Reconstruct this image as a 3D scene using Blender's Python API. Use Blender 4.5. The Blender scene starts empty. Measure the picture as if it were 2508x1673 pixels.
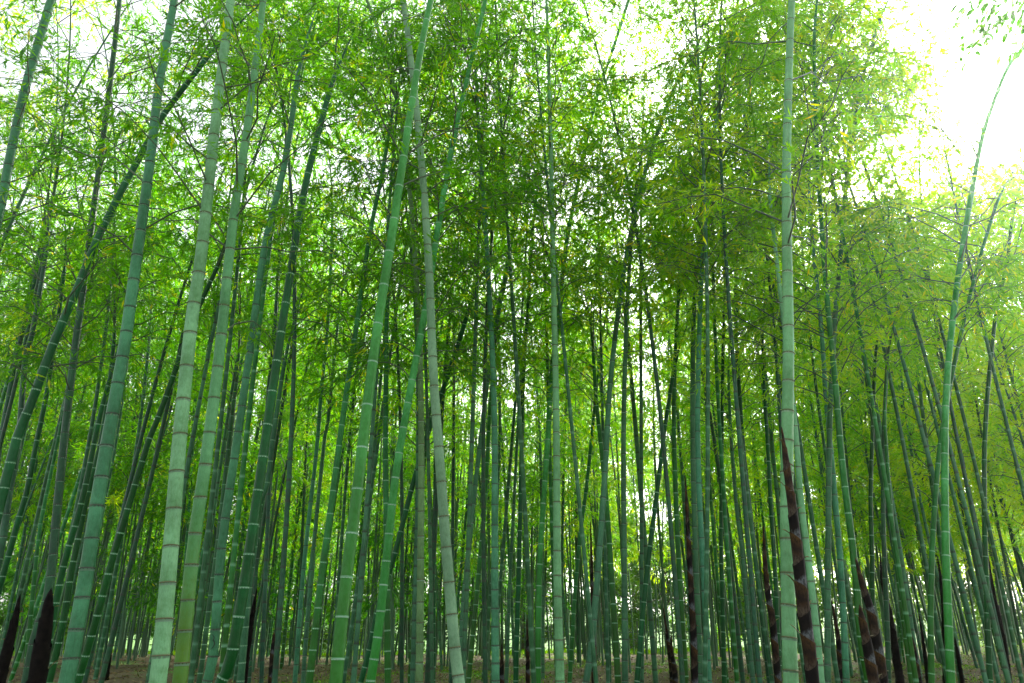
import bpy, math, random
import numpy as np
from mathutils import Vector, Quaternion, Matrix

random.seed(7)
rng = np.random.default_rng(11)
scene = bpy.context.scene
COL = scene.collection

# ------------------------------------------------------------------ camera, sky, sun, exposure
F, CX, CY, HCAM = 1811.0, 1254.0, 836.5, 1.0          # focal length in photo pixels (26 mm), centre, eye height
PITCH = math.radians(21.4)
cam_d = bpy.data.cameras.new('camera')
cam = bpy.data.objects.new('camera', cam_d)
COL.objects.link(cam)
cam.location = (0, 0, HCAM)
cam.rotation_euler = (math.radians(90) + PITCH, 0, 0)
cam_d.sensor_width = 36.0
cam_d.lens = 26.0
cam_d.clip_end = 2000
scene.camera = cam

SUN_EL, SUN_AZ = math.radians(32), math.radians(36)    # azimuth from +Y towards +X
world = bpy.data.worlds.new('World')
scene.world = world
world.use_nodes = True
wn, wl = world.node_tree.nodes, world.node_tree.links
wn.clear()
sky = wn.new('ShaderNodeTexSky')
sky.sky_type = 'NISHITA'
sky.sun_disc = False
sky.sun_elevation = SUN_EL
sky.sun_rotation = SUN_AZ
sky.air_density = 1.0
sky.dust_density = 4.0
sky.ozone_density = 1.0
hs = wn.new('ShaderNodeHueSaturation')                 # thin white overcast: the sky keeps its light, loses its blue
hs.inputs['Saturation'].default_value = 0.22
hs.inputs['Value'].default_value = 1.0
bg = wn.new('ShaderNodeBackground')
bg.inputs['Strength'].default_value = 0.15
wo = wn.new('ShaderNodeOutputWorld')
wl.new(sky.outputs[0], hs.inputs['Color'])
wl.new(hs.outputs[0], bg.inputs['Color'])
wl.new(bg.outputs[0], wo.inputs['Surface'])

sun_d = bpy.data.lights.new('sun', 'SUN')
sun_d.energy = 4.6
sun_d.angle = math.radians(6)
sun_d.color = (1.0, 0.95, 0.84)
sun = bpy.data.objects.new('sun', sun_d)
COL.objects.link(sun)
SUN_DIR = Vector((math.sin(SUN_AZ) * math.cos(SUN_EL), math.cos(SUN_AZ) * math.cos(SUN_EL), math.sin(SUN_EL)))
sun.rotation_euler = (-SUN_DIR).to_track_quat('-Z', 'Y').to_euler()
sun.location = SUN_DIR * 80

scene.view_settings.view_transform = 'Standard'
scene.view_settings.look = 'None'
scene.view_settings.gamma = 1.0
scene.view_settings.use_curve_mapping = False
scene.view_settings.exposure = 1.85
scene.render.engine = 'CYCLES'
scene.cycles.max_bounces = 14
scene.cycles.diffuse_bounces = 10
scene.cycles.transmission_bounces = 10
scene.cycles.use_denoising = True

# ------------------------------------------------------------------ geometry of the view (used to read places off the photograph)
SP, CP = math.sin(PITCH), math.cos(PITCH)

def ray(px, py):
    x, v = px - CX, CY - py
    return np.array((x, F * CP - v * SP, F * SP + v * CP))

def at(px, py, depth):
    """Point of the place seen at photo pixel px, py and standing depth metres ahead; second value: metres per photo pixel there."""
    d = ray(px, py)
    k = depth / d[1]
    return d * k + np.array((0, 0, HCAM)), k

def project(p):
    p = np.atleast_2d(p)
    y, z = p[:, 1], p[:, 2] - HCAM
    zc = np.maximum(y * CP + z * SP, 0.05)
    yc = -y * SP + z * CP
    return CX + F * p[:, 0] / zc, CY - F * yc / zc

def ground_h(x, y):
    x = np.asarray(x, float); y = np.asarray(y, float)
    h = 0.07 * np.sin(x * 0.33 + 0.8) * np.cos(y * 0.21) + 0.05 * np.sin(x * 0.9 + y * 0.5) + 0.03 * np.sin(x * 2.1 - y * 1.3)
    h = h + 0.022 * np.clip(x - 4, 0, 20) * np.clip((y - 8) / 20, 0, 1)
    edge = 37.5 + 1.2 * np.sin(x * 0.23) + 0.6 * np.sin(x * 0.71 + 1)
    return h - 1.1 * np.clip((y - edge) / 5.0, 0, 1) ** 1.5 + np.clip((y - 52) / 40, 0, 8) * 1.2

# how thick the foliage stands over the photograph (0 open sky .. 9 closed), 16 columns x 11 rows over y 0..1316
DENS = np.array([
    [9, 4, 6, 8, 9, 9, 9, 9, 9, 6, 4, 9, 9, 9, 7, 1],
    [9, 5, 7, 8, 8, 8, 9, 9, 9, 6, 4, 9, 9, 9, 7, 1],
    [9, 7, 6, 6, 6, 7, 8, 9, 9, 6, 7, 9, 8, 8, 4, 2],
    [8, 7, 7, 6, 5, 5, 7, 8, 9, 8, 8, 8, 7, 5, 4, 6],
    [6, 7, 8, 7, 6, 6, 7, 8, 8, 8, 8, 7, 7, 7, 9, 9],
    [7, 8, 8, 7, 8, 8, 8, 8, 8, 8, 8, 8, 8, 9, 9, 9],
    [8, 9, 9, 9, 9, 9, 9, 9, 9, 9, 9, 9, 9, 9, 9, 9],
    [9, 9, 9, 9, 9, 9, 9, 9, 9, 9, 9, 9, 9, 9, 9, 9],
    [8, 8, 8, 8, 8, 8, 8, 8, 8, 8, 8, 8, 8, 9, 9, 9],
    [6, 6, 6, 6, 6, 6, 6, 6, 6, 6, 6, 6, 6, 8, 8, 8],
    [3, 3, 3, 3, 3, 3, 3, 3, 3, 3, 3, 3, 3, 4, 4, 4]], float)

def dens(p):
    px, py = project(p)
    gx = np.clip(px / 2508 * 16 - 0.5, 0, 14.999)
    gy = np.clip(py / 119.6 - 0.5, 0, 9.999)
    ix, iy = gx.astype(int), gy.astype(int)
    fx, fy = gx - ix, gy - iy
    v = (DENS[iy, ix] * (1 - fx) + DENS[iy, ix + 1] * fx) * (1 - fy) + (DENS[iy + 1, ix] * (1 - fx) + DENS[iy + 1, ix + 1] * fx) * fy
    out = (py < -60) | (px < -120) | (px > 2628)
    return np.where(out, 4.0, v), out

# ------------------------------------------------------------------ mesh and object helpers
def mesh_np(name, V, Q=None, T=None, mats=(), smooth=False, attrs=None, mat_idx=None):
    V = np.asarray(V, np.float32)
    q = np.zeros((0, 4), np.int32) if Q is None else np.asarray(Q, np.int32)
    t = np.zeros((0, 3), np.int32) if T is None else np.asarray(T, np.int32)
    me = bpy.data.meshes.new(name)
    me.vertices.add(len(V))
    me.vertices.foreach_set('co', V.ravel())
    loops = np.concatenate((q.ravel(), t.ravel()))
    me.loops.add(len(loops))
    me.loops.foreach_set('vertex_index', loops)
    n = len(q) + len(t)
    me.polygons.add(n)
    start = np.concatenate((np.arange(len(q)) * 4, len(q) * 4 + np.arange(len(t)) * 3)).astype(np.int32)
    me.polygons.foreach_set('loop_start', start)
    if smooth:
        me.polygons.foreach_set('use_smooth', np.ones(n, bool))
    for m in mats:
        me.materials.append(m)
    if mat_idx is not None:
        me.polygons.foreach_set('material_index', np.asarray(mat_idx, np.int32))
    for k, a in (attrs or {}).items():
        a = np.asarray(a, np.float32)
        if a.ndim == 1:
            me.attributes.new(k, 'FLOAT', 'POINT').data.foreach_set('value', a)
        else:
            me.attributes.new(k, 'FLOAT_VECTOR', 'POINT').data.foreach_set('vector', a.ravel())
    me.update(calc_edges=True)
    return me

def link(name, me, parent=None):
    o = bpy.data.objects.new(name, me)
    COL.objects.link(o)
    if parent is not None:
        o.parent = parent
    return o

def thing(name, label, cat, loc, group=None):
    o = bpy.data.objects.new(name, None)
    o.empty_display_size = 0.1
    COL.objects.link(o)
    o.location = loc
    o['label'] = label
    o['category'] = cat
    if group:
        o['group'] = group
    return o

def tubes(paths, radii, sides=3):
    """paths (n,k,3), radii (n,k) -> V, Q of n open tubes."""
    n, k, _ = paths.shape
    t = np.gradient(paths, axis=1)
    t /= np.linalg.norm(t, axis=2, keepdims=True) + 1e-9
    ref = np.where(np.abs(t[..., 2:3]) > 0.9, np.array((1., 0, 0)), np.array((0, 0, 1.)))
    a = np.cross(t, ref); a /= np.linalg.norm(a, axis=2, keepdims=True) + 1e-9
    b = np.cross(t, a)
    ang = np.arange(sides) * 2 * math.pi / sides
    V = paths[:, :, None, :] + radii[:, :, None, None] * (np.cos(ang)[None, None, :, None] * a[:, :, None, :] + np.sin(ang)[None, None, :, None] * b[:, :, None, :])
    idx = np.arange(n * k * sides).reshape(n, k, sides)
    i0, i1 = idx[:, :-1, :], idx[:, 1:, :]
    Q = np.stack((i0, np.roll(i0, -1, 2), np.roll(i1, -1, 2), i1), -1).reshape(-1, 4)
    return V.reshape(-1, 3), Q

def leaf_mesh_data(base, direc, wid, length, width, tint):
    """lance-shaped folded leaves; all arrays (n,..)."""
    n = len(base)
    L = length[:, None]
    nrm = np.cross(direc, wid)
    mid = base + direc * L * 0.42
    V = np.stack((base, mid + wid * width[:, None] * 0.5 + nrm * width[:, None] * 0.16, base + direc * L - nrm * L * 0.06,
                  mid - wid * width[:, None] * 0.5 + nrm * width[:, None] * 0.16), 1)
    Q = np.arange(n * 4).reshape(n, 4)
    return V.reshape(-1, 3), Q, np.repeat(tint, 4)

def unit(v):
    return v / (np.linalg.norm(v, axis=-1, keepdims=True) + 1e-9)

# ------------------------------------------------------------------ materials
def nt(name):
    m = bpy.data.materials.new(name)
    m.use_nodes = True
    n = m.node_tree.nodes
    n.clear()
    return m, n, m.node_tree.links

def ramp(n, stops):
    r = n.new('ShaderNodeValToRGB')
    e = r.color_ramp.elements
    while len(e) < len(stops):
        e.new(0.5)
    for el, (p, c) in zip(e, stops):
        el.position = p
        el.color = (*c, 1)
    return r

def math_node(n, l, op, a, b=None):
    m = n.new('ShaderNodeMath')
    m.operation = op
    for i, v in enumerate((a, b)):
        if v is None:
            continue
        if isinstance(v, (int, float)):
            m.inputs[i].default_value = v
        else:
            l.new(v, m.inputs[i])
    return m.outputs[0]

def mix_col(n, l, fac, a, b, blend='MIX'):
    m = n.new('ShaderNodeMix')
    m.data_type = 'RGBA'
    m.blend_type = blend
    for sock, v in ((m.inputs[0], fac), (m.inputs[6], a), (m.inputs[7], b)):
        if isinstance(v, (int, float)):
            sock.default_value = v
        elif isinstance(v, tuple):
            sock.default_value = (*v, 1)
        else:
            l.new(v, sock)
    return m.outputs[2]

def leaf_material(name, stops, trans=0.5, rough=0.45):
    m, n, l = nt(name)
    at_ = n.new('ShaderNodeAttribute'); at_.attribute_name = 'tint'
    r = ramp(n, stops)
    l.new(at_.outputs['Fac'], r.inputs[0])
    p = n.new('ShaderNodeBsdfPrincipled')
    p.inputs['Roughness'].default_value = rough
    p.inputs['Specular IOR Level'].default_value = 0.22
    l.new(r.outputs[0], p.inputs['Base Color'])
    t = n.new('ShaderNodeBsdfTranslucent')
    g = n.new('ShaderNodeHueSaturation')
    g.inputs['Saturation'].default_value = 1.08
    g.inputs['Value'].default_value = 2.6
    l.new(r.outputs[0], g.inputs['Color'])
    l.new(g.outputs[0], t.inputs['Color'])
    mx = n.new('ShaderNodeMixShader')
    mx.inputs[0].default_value = trans
    l.new(p.outputs[0], mx.inputs[1]); l.new(t.outputs[0], mx.inputs[2])
    o = n.new('ShaderNodeOutputMaterial')
    l.new(mx.outputs[0], o.inputs[0])
    return m

BAMBOO_LEAF = leaf_material('bamboo_leaf', [(0.0, (0.026, 0.12, 0.012)), (0.35, (0.078, 0.225, 0.010)), (0.65, (0.15, 0.35, 0.008)),
                                            (0.85, (0.32, 0.42, 0.008)), (1.0, (0.50, 0.36, 0.012))])
TREE_LEAF = leaf_material('tree_leaf', [(0.0, (0.025, 0.09, 0.010)), (0.5, (0.075, 0.19, 0.014)), (1.0, (0.22, 0.34, 0.020))], 0.5)
BROAD_LEAF = leaf_material('broad_leaf', [(0.0, (0.018, 0.095, 0.006)), (0.6, (0.035, 0.15, 0.006)), (1.0, (0.08, 0.20, 0.008))], 0.45)

def plain(name, col, rough=0.6, var=0.25, scale=20.0):
    m, n, l = nt(name)
    tc = n.new('ShaderNodeTexCoord')
    nz = n.new('ShaderNodeTexNoise'); nz.inputs['Scale'].default_value = scale; nz.inputs['Detail'].default_value = 4
    l.new(tc.outputs['Object'], nz.inputs['Vector'])
    lo = tuple(c * (1 - var) for c in col); hi = tuple(min(1, c * (1 + var)) for c in col)
    r = ramp(n, [(0.3, lo), (0.7, hi)])
    l.new(nz.outputs[0], r.inputs[0])
    p = n.new('ShaderNodeBsdfPrincipled'); p.inputs['Roughness'].default_value = rough
    l.new(r.outputs[0], p.inputs['Base Color'])
    o = n.new('ShaderNodeOutputMaterial'); l.new(p.outputs[0], o.inputs[0])
    return m

def culm_material(name, skin, bloom, node, amount, low=None, stain=0.5):
    """bamboo skin: SKIN under a patchy waxy BLOOM (AMOUNT), streaks along the grain, NODE colour on the joints, LOW colour near the foot."""
    m, n, l = nt(name)
    def attr(k):
        a = n.new('ShaderNodeAttribute'); a.attribute_name = k
        return a
    cyl, seg, rnd, nod, hgt = attr('cyl'), attr('seg'), attr('rnd'), attr('node'), attr('hgt')
    info = n.new('ShaderNodeObjectInfo')
    off = n.new('ShaderNodeVectorMath'); off.operation = 'ADD'
    rv = n.new('ShaderNodeCombineXYZ')
    r10 = math_node(n, l, 'MULTIPLY', info.outputs['Random'], 37.0)
    for i in range(3):
        l.new(r10, rv.inputs[i])
    l.new(cyl.outputs['Vector'], off.inputs[0]); l.new(rv.outputs[0], off.inputs[1])
    def noise(sc, detail, stretch):
        mp = n.new('ShaderNodeMapping'); mp.inputs['Scale'].default_value = (sc, sc, sc * stretch)
        l.new(off.outputs[0], mp.inputs['Vector'])
        z = n.new('ShaderNodeTexNoise'); z.inputs['Scale'].default_value = 1.0; z.inputs['Detail'].default_value = detail
        z.inputs['Roughness'].default_value = 0.65
        l.new(mp.outputs[0], z.inputs['Vector'])
        return z.outputs[0]
    broad = noise(1.1, 3, 1.6)
    streak = noise(7.0, 5, 0.35)
    fine = noise(22.0, 3, 0.12)
    # bloom: strong under each joint (top of the internode), rubbed off lower down
    segb = math_node(n, l, 'POWER', seg.outputs['Fac'], 2.2)
    k = math_node(n, l, 'ADD', math_node(n, l, 'MULTIPLY', broad, 0.9), math_node(n, l, 'MULTIPLY', segb, 0.30))
    k = math_node(n, l, 'ADD', k, math_node(n, l, 'MULTIPLY', streak, 0.45))
    k = math_node(n, l, 'ADD', k, math_node(n, l, 'MULTIPLY', rnd.outputs['Fac'], 0.22))
    k = math_node(n, l, 'ADD', k, amount - 1.05)
    k = math_node(n, l, 'MULTIPLY', k, 1.9)
    kc = n.new('ShaderNodeClamp'); l.new(k, kc.inputs[0])
    base = skin
    if low is not None:
        lr = n.new('ShaderNodeMapRange')
        lr.inputs[1].default_value, lr.inputs[2].default_value = low[1], low[2]
        lr.inputs[3].default_value, lr.inputs[4].default_value = 1.0, 0.0
        l.new(hgt.outputs['Fac'], lr.inputs[0])
        base = mix_col(n, l, lr.outputs[0], skin, low[0])
        inv = math_node(n, l, 'SUBTRACT', 1.0, math_node(n, l, 'MULTIPLY', lr.outputs[0], 0.75))
        kk = math_node(n, l, 'MULTIPLY', kc.outputs[0], inv)
    else:
        kk = kc.outputs[0]
    col = mix_col(n, l, kk, base, bloom)
    dk = n.new('ShaderNodeMapRange')
    dk.inputs[1].default_value, dk.inputs[2].default_value = 0.53, 0.70
    dk.inputs[3].default_value, dk.inputs[4].default_value = 0.0, stain
    l.new(fine, dk.inputs[0])
    col = mix_col(n, l, dk.outputs[0], col, tuple(c * 0.45 for c in skin))
    lich = n.new('ShaderNodeMapRange')                    # grey lichen and rubbed dirt in blotches
    lich.inputs[1].default_value, lich.inputs[2].default_value = 0.56, 0.70
    lich.inputs[4].default_value = 0.45 * min(1.0, stain * 2)
    l.new(noise(2.6, 6, 0.55), lich.inputs[0])
    col = mix_col(n, l, lich.outputs[0], col, tuple(0.55 * a + b for a, b in zip(skin, (0.06, 0.055, 0.03))))
    vv = math_node(n, l, 'ADD', 0.55, math_node(n, l, 'MULTIPLY', rnd.outputs['Fac'], 0.2))
    vv = math_node(n, l, 'ADD', vv, math_node(n, l, 'MULTIPLY', info.outputs['Random'], 0.2))
    hsv = n.new('ShaderNodeHueSaturation')
    l.new(col, hsv.inputs['Color']); l.new(vv, hsv.inputs['Value'])
    hh = math_node(n, l, 'ADD', 0.487, math_node(n, l, 'MULTIPLY', info.outputs['Random'], 0.026))
    l.new(hh, hsv.inputs['Hue'])
    col = mix_col(n, l, nod.outputs['Fac'], hsv.outputs[0], node)
    p = n.new('ShaderNodeBsdfPrincipled')
    l.new(col, p.inputs['Base Color'])
    rr = n.new('ShaderNodeMapRange')
    rr.inputs[3].default_value, rr.inputs[4].default_value = 0.38, 0.62
    l.new(kk, rr.inputs[0]); l.new(rr.outputs[0], p.inputs['Roughness'])
    p.inputs['Specular IOR Level'].default_value = 0.2
    bmp = n.new('ShaderNodeBump'); bmp.inputs['Strength'].default_value = 0.12; bmp.inputs['Distance'].default_value = 0.004
    l.new(streak, bmp.inputs['Height']); l.new(bmp.outputs[0], p.inputs['Normal'])
    o = n.new('ShaderNodeOutputMaterial'); l.new(p.outputs[0], o.inputs[0])
    return m

WAX = (0.22, 0.38, 0.27)
SCAR = (0.075, 0.075, 0.03)
DKSCAR = (0.035, 0.05, 0.03)
CM = {
    'pale':  (culm_material('pale_culm_skin', (0.09, 0.27, 0.075), (0.21, 0.48, 0.225), SCAR, 0.55), 'scar'),
    'mint':  (culm_material('mint_culm_skin', (0.09, 0.31, 0.10), (0.20, 0.50, 0.235), SCAR, 0.65), 'scar'),
    'blue':  (culm_material('blue_culm_skin', (0.03, 0.19, 0.075), (0.09, 0.34, 0.175), DKSCAR, 0.5), 'dark'),
    'cream': (culm_material('cream_culm_skin', (0.10, 0.26, 0.11), (0.22, 0.42, 0.235), SCAR, 0.65), 'scar'),
    'olive': (culm_material('olive_culm_skin', (0.09, 0.23, 0.06), (0.18, 0.38, 0.15), SCAR, 0.5), 'scar'),
    'yellow': (culm_material('yellow_culm_skin', (0.06, 0.24, 0.055), (0.14, 0.39, 0.15), SCAR, 0.55, ((0.10, 0.20, 0.002), 0.9, 2.3)), 'scar'),
    'young': (culm_material('young_culm_skin', (0.018, 0.25, 0.018), (0.10, 0.45, 0.13), WAX, 0.45, ((0.012, 0.20, 0.006), 0.6, 3.4), 0.25), 'wax'),
    'fresh': (culm_material('fresh_culm_skin', (0.010, 0.15, 0.016), (0.05, 0.29, 0.075), (0.13, 0.32, 0.17), 0.38, ((0.018, 0.13, 0.004), 0.8, 2.6), 0.25), 'wax'),
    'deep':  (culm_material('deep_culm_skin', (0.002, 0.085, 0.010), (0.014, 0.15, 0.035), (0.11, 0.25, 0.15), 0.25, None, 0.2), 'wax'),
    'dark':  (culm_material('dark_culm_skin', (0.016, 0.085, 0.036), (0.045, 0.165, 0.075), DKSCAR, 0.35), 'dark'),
    'grey':  (culm_material('grey_culm_skin', (0.030, 0.135, 0.052), (0.080, 0.245, 0.115), DKSCAR, 0.5), 'dark'),
    'slim':  (culm_material('slim_culm_skin', (0.020, 0.115, 0.038), (0.065, 0.215, 0.090), (0.10, 0.24, 0.135), 0.4), 'wax'),
}
RINGM = {'scar': plain('joint_scar', (0.085, 0.09, 0.032), 0.7), 'dark': plain('dark_joint_scar', (0.035, 0.05, 0.03), 0.7),
         'wax': plain('joint_wax', (0.26, 0.45, 0.30), 0.75, 0.2, 60)}
WAXBAND = {'scar': plain('joint_bloom', (0.26, 0.45, 0.30), 0.7, 0.15, 50), 'dark': plain('dark_joint_bloom', (0.16, 0.31, 0.21), 0.7, 0.15, 50),
           'wax': plain('joint_skin', (0.05, 0.22, 0.07), 0.5, 0.2, 50)}
BRANCH_M = plain('branch_bark', (0.05, 0.085, 0.035), 0.6, 0.4, 8)
CARVE_M = plain('carved_line', (0.010, 0.022, 0.012), 0.8)
BARK_M = plain('tree_bark', (0.09, 0.075, 0.055), 0.85, 0.4, 6)

# ------------------------------------------------------------------ ground
def ground_material():
    m, n, l = nt('forest_floor')
    g = n.new('ShaderNodeNewGeometry')
    def noise(sc, d=5, rough=0.6):
        z = n.new('ShaderNodeTexNoise'); z.inputs['Scale'].default_value = sc; z.inputs['Detail'].default_value = d
        z.inputs['Roughness'].default_value = rough
        l.new(g.outputs['Position'], z.inputs['Vector'])
        return z.outputs[0]
    soil = ramp(n, [(0.25, (0.03, 0.022, 0.011)), (0.5, (0.085, 0.060, 0.028)), (0.75, (0.145, 0.108, 0.055))])
    l.new(noise(9.0, 8, 0.75), soil.inputs[0])
    gr = ramp(n, [(0.3, (0.035, 0.12, 0.008)), (0.7, (0.08, 0.22, 0.012))])
    l.new(noise(14.0, 6, 0.7), gr.inputs[0])
    mask = n.new('ShaderNodeMapRange')
    mask.inputs[1].default_value, mask.inputs[2].default_value = 0.53, 0.60
    l.new(noise(0.33, 4), mask.inputs[0])
    sep = n.new('ShaderNodeSeparateXYZ'); l.new(g.outputs['Position'], sep.inputs[0])
    lawn = n.new('ShaderNodeMapRange')
    lawn.inputs[1].default_value, lawn.inputs[2].default_value = 36.5, 38.5
    ny = math_node(n, l, 'ADD', sep.outputs['Y'], math_node(n, l, 'MULTIPLY', noise(0.5, 3), 3.0))
    ny = math_node(n, l, 'SUBTRACT', ny, 1.5)
    l.new(ny, lawn.inputs[0])
    k = math_node(n, l, 'MAXIMUM', math_node(n, l, 'MULTIPLY', mask.outputs[0], 0.75), lawn.outputs[0])
    col = mix_col(n, l, k, soil.outputs[0], gr.outputs[0])
    p = n.new('ShaderNodeBsdfPrincipled'); p.inputs['Roughness'].default_value = 0.95
    l.new(col, p.inputs['Base Color'])
    b = n.new('ShaderNodeBump'); b.inputs['Strength'].default_value = 0.6; b.inputs['Distance'].default_value = 0.05
    l.new(noise(18.0, 8, 0.8), b.inputs['Height']); l.new(b.outputs[0], p.inputs['Normal'])
    o = n.new('ShaderNodeOutputMaterial'); l.new(p.outputs[0], o.inputs[0])
    return m

xs = np.unique(np.concatenate((np.linspace(-400, -50, 12), np.linspace(-50, 50, 161), np.linspace(50, 400, 12))))
ys = np.unique(np.concatenate((np.linspace(-60, 6, 12), np.linspace(6, 64, 150), np.linspace(64, 600, 20))))
gx, gy = np.meshgrid(xs, ys)
gz = ground_h(gx, gy)
gi = np.arange(gx.size).reshape(gx.shape)
gq = np.stack((gi[:-1, :-1], gi[:-1, 1:], gi[1:, 1:], gi[1:, :-1]), -1).reshape(-1, 4)
go = link('ground', mesh_np('ground', np.stack((gx, gy, gz), -1).reshape(-1, 3), gq, mats=[ground_material()], smooth=True))
go['kind'] = 'structure'

# ------------------------------------------------------------------ bamboo
def catmull(P, n):
    P = np.asarray(P, float)
    Pe = np.vstack((2 * P[0] - P[1], P, 2 * P[-1] - P[-2]))
    d = np.concatenate(([0], np.cumsum(np.linalg.norm(np.diff(P, axis=0), axis=1))))
    s = np.linspace(0, d[-1], n)
    i = np.clip(np.searchsorted(d, s, 'right') - 1, 0, len(P) - 2)
    t = ((s - d[i]) / (d[i + 1] - d[i]))[:, None]
    p0, p1, p2, p3 = Pe[i], Pe[i + 1], Pe[i + 2], Pe[i + 3]
    return 0.5 * (2 * p1 + (p2 - p0) * t + (2 * p0 - 5 * p1 + 4 * p2 - p3) * t ** 2 + (3 * p1 - p0 - 3 * p2 + p3) * t ** 3)

class Curve:
    def __init__(self, P, R):
        self.P = P
        self.S = np.concatenate(([0], np.cumsum(np.linalg.norm(np.diff(P, axis=0), axis=1))))
        self.R = R
        self.L = self.S[-1]
        T = np.gradient(P, axis=0)
        self.T = unit(T)
    def pos(self, s):
        return np.stack([np.interp(s, self.S, self.P[:, i]) for i in range(3)], -1)
    def tan(self, s):
        return unit(np.stack([np.interp(s, self.S, self.T[:, i]) for i in range(3)], -1))
    def rad(self, s):
        return np.interp(s, self.S, self.R)

def culm_mesh(cv, nodes, mat, level):
    sides = (12, 7, 6)[level]
    prof = ([(-0.030, 1.0, 0, 0.93), (-0.010, 1.02, 0.0, 0.98), (-0.001, 1.065, 1, 1.0), (0.005, 1.0, 0.5, 0.0), (0.013, 1.035, 0, 0.02), (0.032, 1.0, 0, 0.06)],
            [(-0.022, 1.0, 0, 0.95), (-0.003, 1.06, 1, 1.0), (0.012, 1.03, 0.6, 0.0), (0.03, 1.0, 0, 0.06)],
            [(-0.018, 1.0, 0, 0.97), (0.0, 1.06, 1, 0.5), (0.022, 1.0, 0, 0.03)])[level]
    s, k, nd, sg, rn = [], [], [], [], []
    for i, sn in enumerate(nodes):
        rr = random.random()
        for j, (ds, sc, a, g) in enumerate(prof):
            x = sn + ds
            if x < 0 or x > cv.L:
                continue
            if s and x <= s[-1]:
                continue
            s.append(x); k.append(sc); nd.append(a); sg.append(g); rn.append(rr)
    s = np.array(s); k = np.array(k)
    P, T, R = cv.pos(s), cv.tan(s), cv.rad(s) * k
    ref = np.array((1., 0, 0))
    A = unit(ref - T * (T @ ref)[:, None])
    B = np.cross(T, A)
    ang = np.arange(sides) * 2 * math.pi / sides
    V = P[:, None] + R[:, None, None] * (np.cos(ang)[None, :, None] * A[:, None] + np.sin(ang)[None, :, None] * B[:, None])
    n = len(s)
    idx = np.arange(n * sides).reshape(n, sides)
    Q = np.stack((idx[:-1], np.roll(idx[:-1], -1, 1), np.roll(idx[1:], -1, 1), idx[1:]), -1).reshape(-1, 4)
    cyl = np.stack((np.broadcast_to(np.cos(ang), (n, sides)), np.broadcast_to(np.sin(ang), (n, sides)),
                    np.broadcast_to((s / 0.1)[:, None], (n, sides))), -1).reshape(-1, 3)
    rep = lambda a: np.repeat(np.asarray(a, float), sides)
    return mesh_np('culm', V.reshape(-1, 3) - cv.P[0], Q, mats=[mat], smooth=True,
                   attrs={'cyl': cyl, 'seg': rep(sg), 'node': rep(nd), 'rnd': rep(rn), 'hgt': rep(P[:, 2])})

def ring_mesh(kind):
    """a joint: the proud sheath scar and the pale band under it, for a culm of radius 1 along Z."""
    sides = 18
    prof = [(-0.62, 1.000), (-0.60, 1.022), (-0.12, 1.028), (-0.10, 1.085), (0.06, 1.092), (0.12, 1.012)]
    if kind == 'wax':
        prof = [(-0.20, 1.000), (-0.17, 1.025), (-0.02, 1.045), (0.05, 1.05), (0.10, 1.08), (0.16, 1.02)]
    ang = np.arange(sides) * 2 * math.pi / sides
    V = np.array([[(r * math.cos(a), r * math.sin(a), z) for a in ang] for z, r in prof]).reshape(-1, 3)
    n = len(prof)
    idx = np.arange(n * sides).reshape(n, sides)
    Q = np.stack((idx[:-1], np.roll(idx[:-1], -1, 1), np.roll(idx[1:], -1, 1), idx[1:]), -1).reshape(-1, 4)
    mi = np.repeat([1, 1, 0, 0, 0] if kind != 'wax' else [0, 0, 0, 1, 1], sides)
    return mesh_np('node_ring', V, Q, mats=[RINGM[kind], WAXBAND[kind]], smooth=True, mat_idx=mi)
RINGS = {k: ring_mesh(k) for k in RINGM}

N_LEAF = [0]
def branches(cv, nodes, s0, depth, spread=1.0, per_node=2, boost=1.0, prune=True):
    """branch paths of one culm, thinned where the photograph shows open sky; returns (paths (n,6,3), root radius)."""
    out = []
    for sn in nodes:
        if sn < s0 or sn > cv.L - 0.05:
            continue
        f = (sn - s0) / max(cv.L - s0, 0.1)
        side = random.random() * 6.28
        for b in range(per_node):
            az = side + b * 2.2 + random.uniform(-0.6, 0.6)
            Lb = spread * random.uniform(0.75, 1.35) * (0.55 + 1.5 * f ** 0.5 * (1 - f) ** 0.55 + 0.15)
            p0 = cv.pos(np.array([sn]))[0]
            o = np.array((math.cos(az), math.sin(az), 0.0))
            up = random.uniform(0.5, 1.15)
            t = np.linspace(0, 1, 6)[:, None]
            path = p0 + o * Lb * 0.82 * t + np.array((0, 0, 1.0)) * Lb * (up * t - (up * 0.45 + 0.18) * t ** 2)
            path[1:-1] += rng.normal(0, 0.02 * Lb, (4, 3))
            out.append(path)
        side += 3.14
    if not out:
        return np.zeros((0, 6, 3))
    out = np.array(out)
    if not prune:
        return out[rng.random(len(out)) < 0.72 * boost]
    v, off = dens(out[:, 3])
    v2, _ = dens(out[:, 5])
    v = np.minimum(v, v2)
    p = np.clip((v / 9.0) ** 1.8 * boost, 0, 1)
    return out[rng.random(len(out)) < p]

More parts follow.
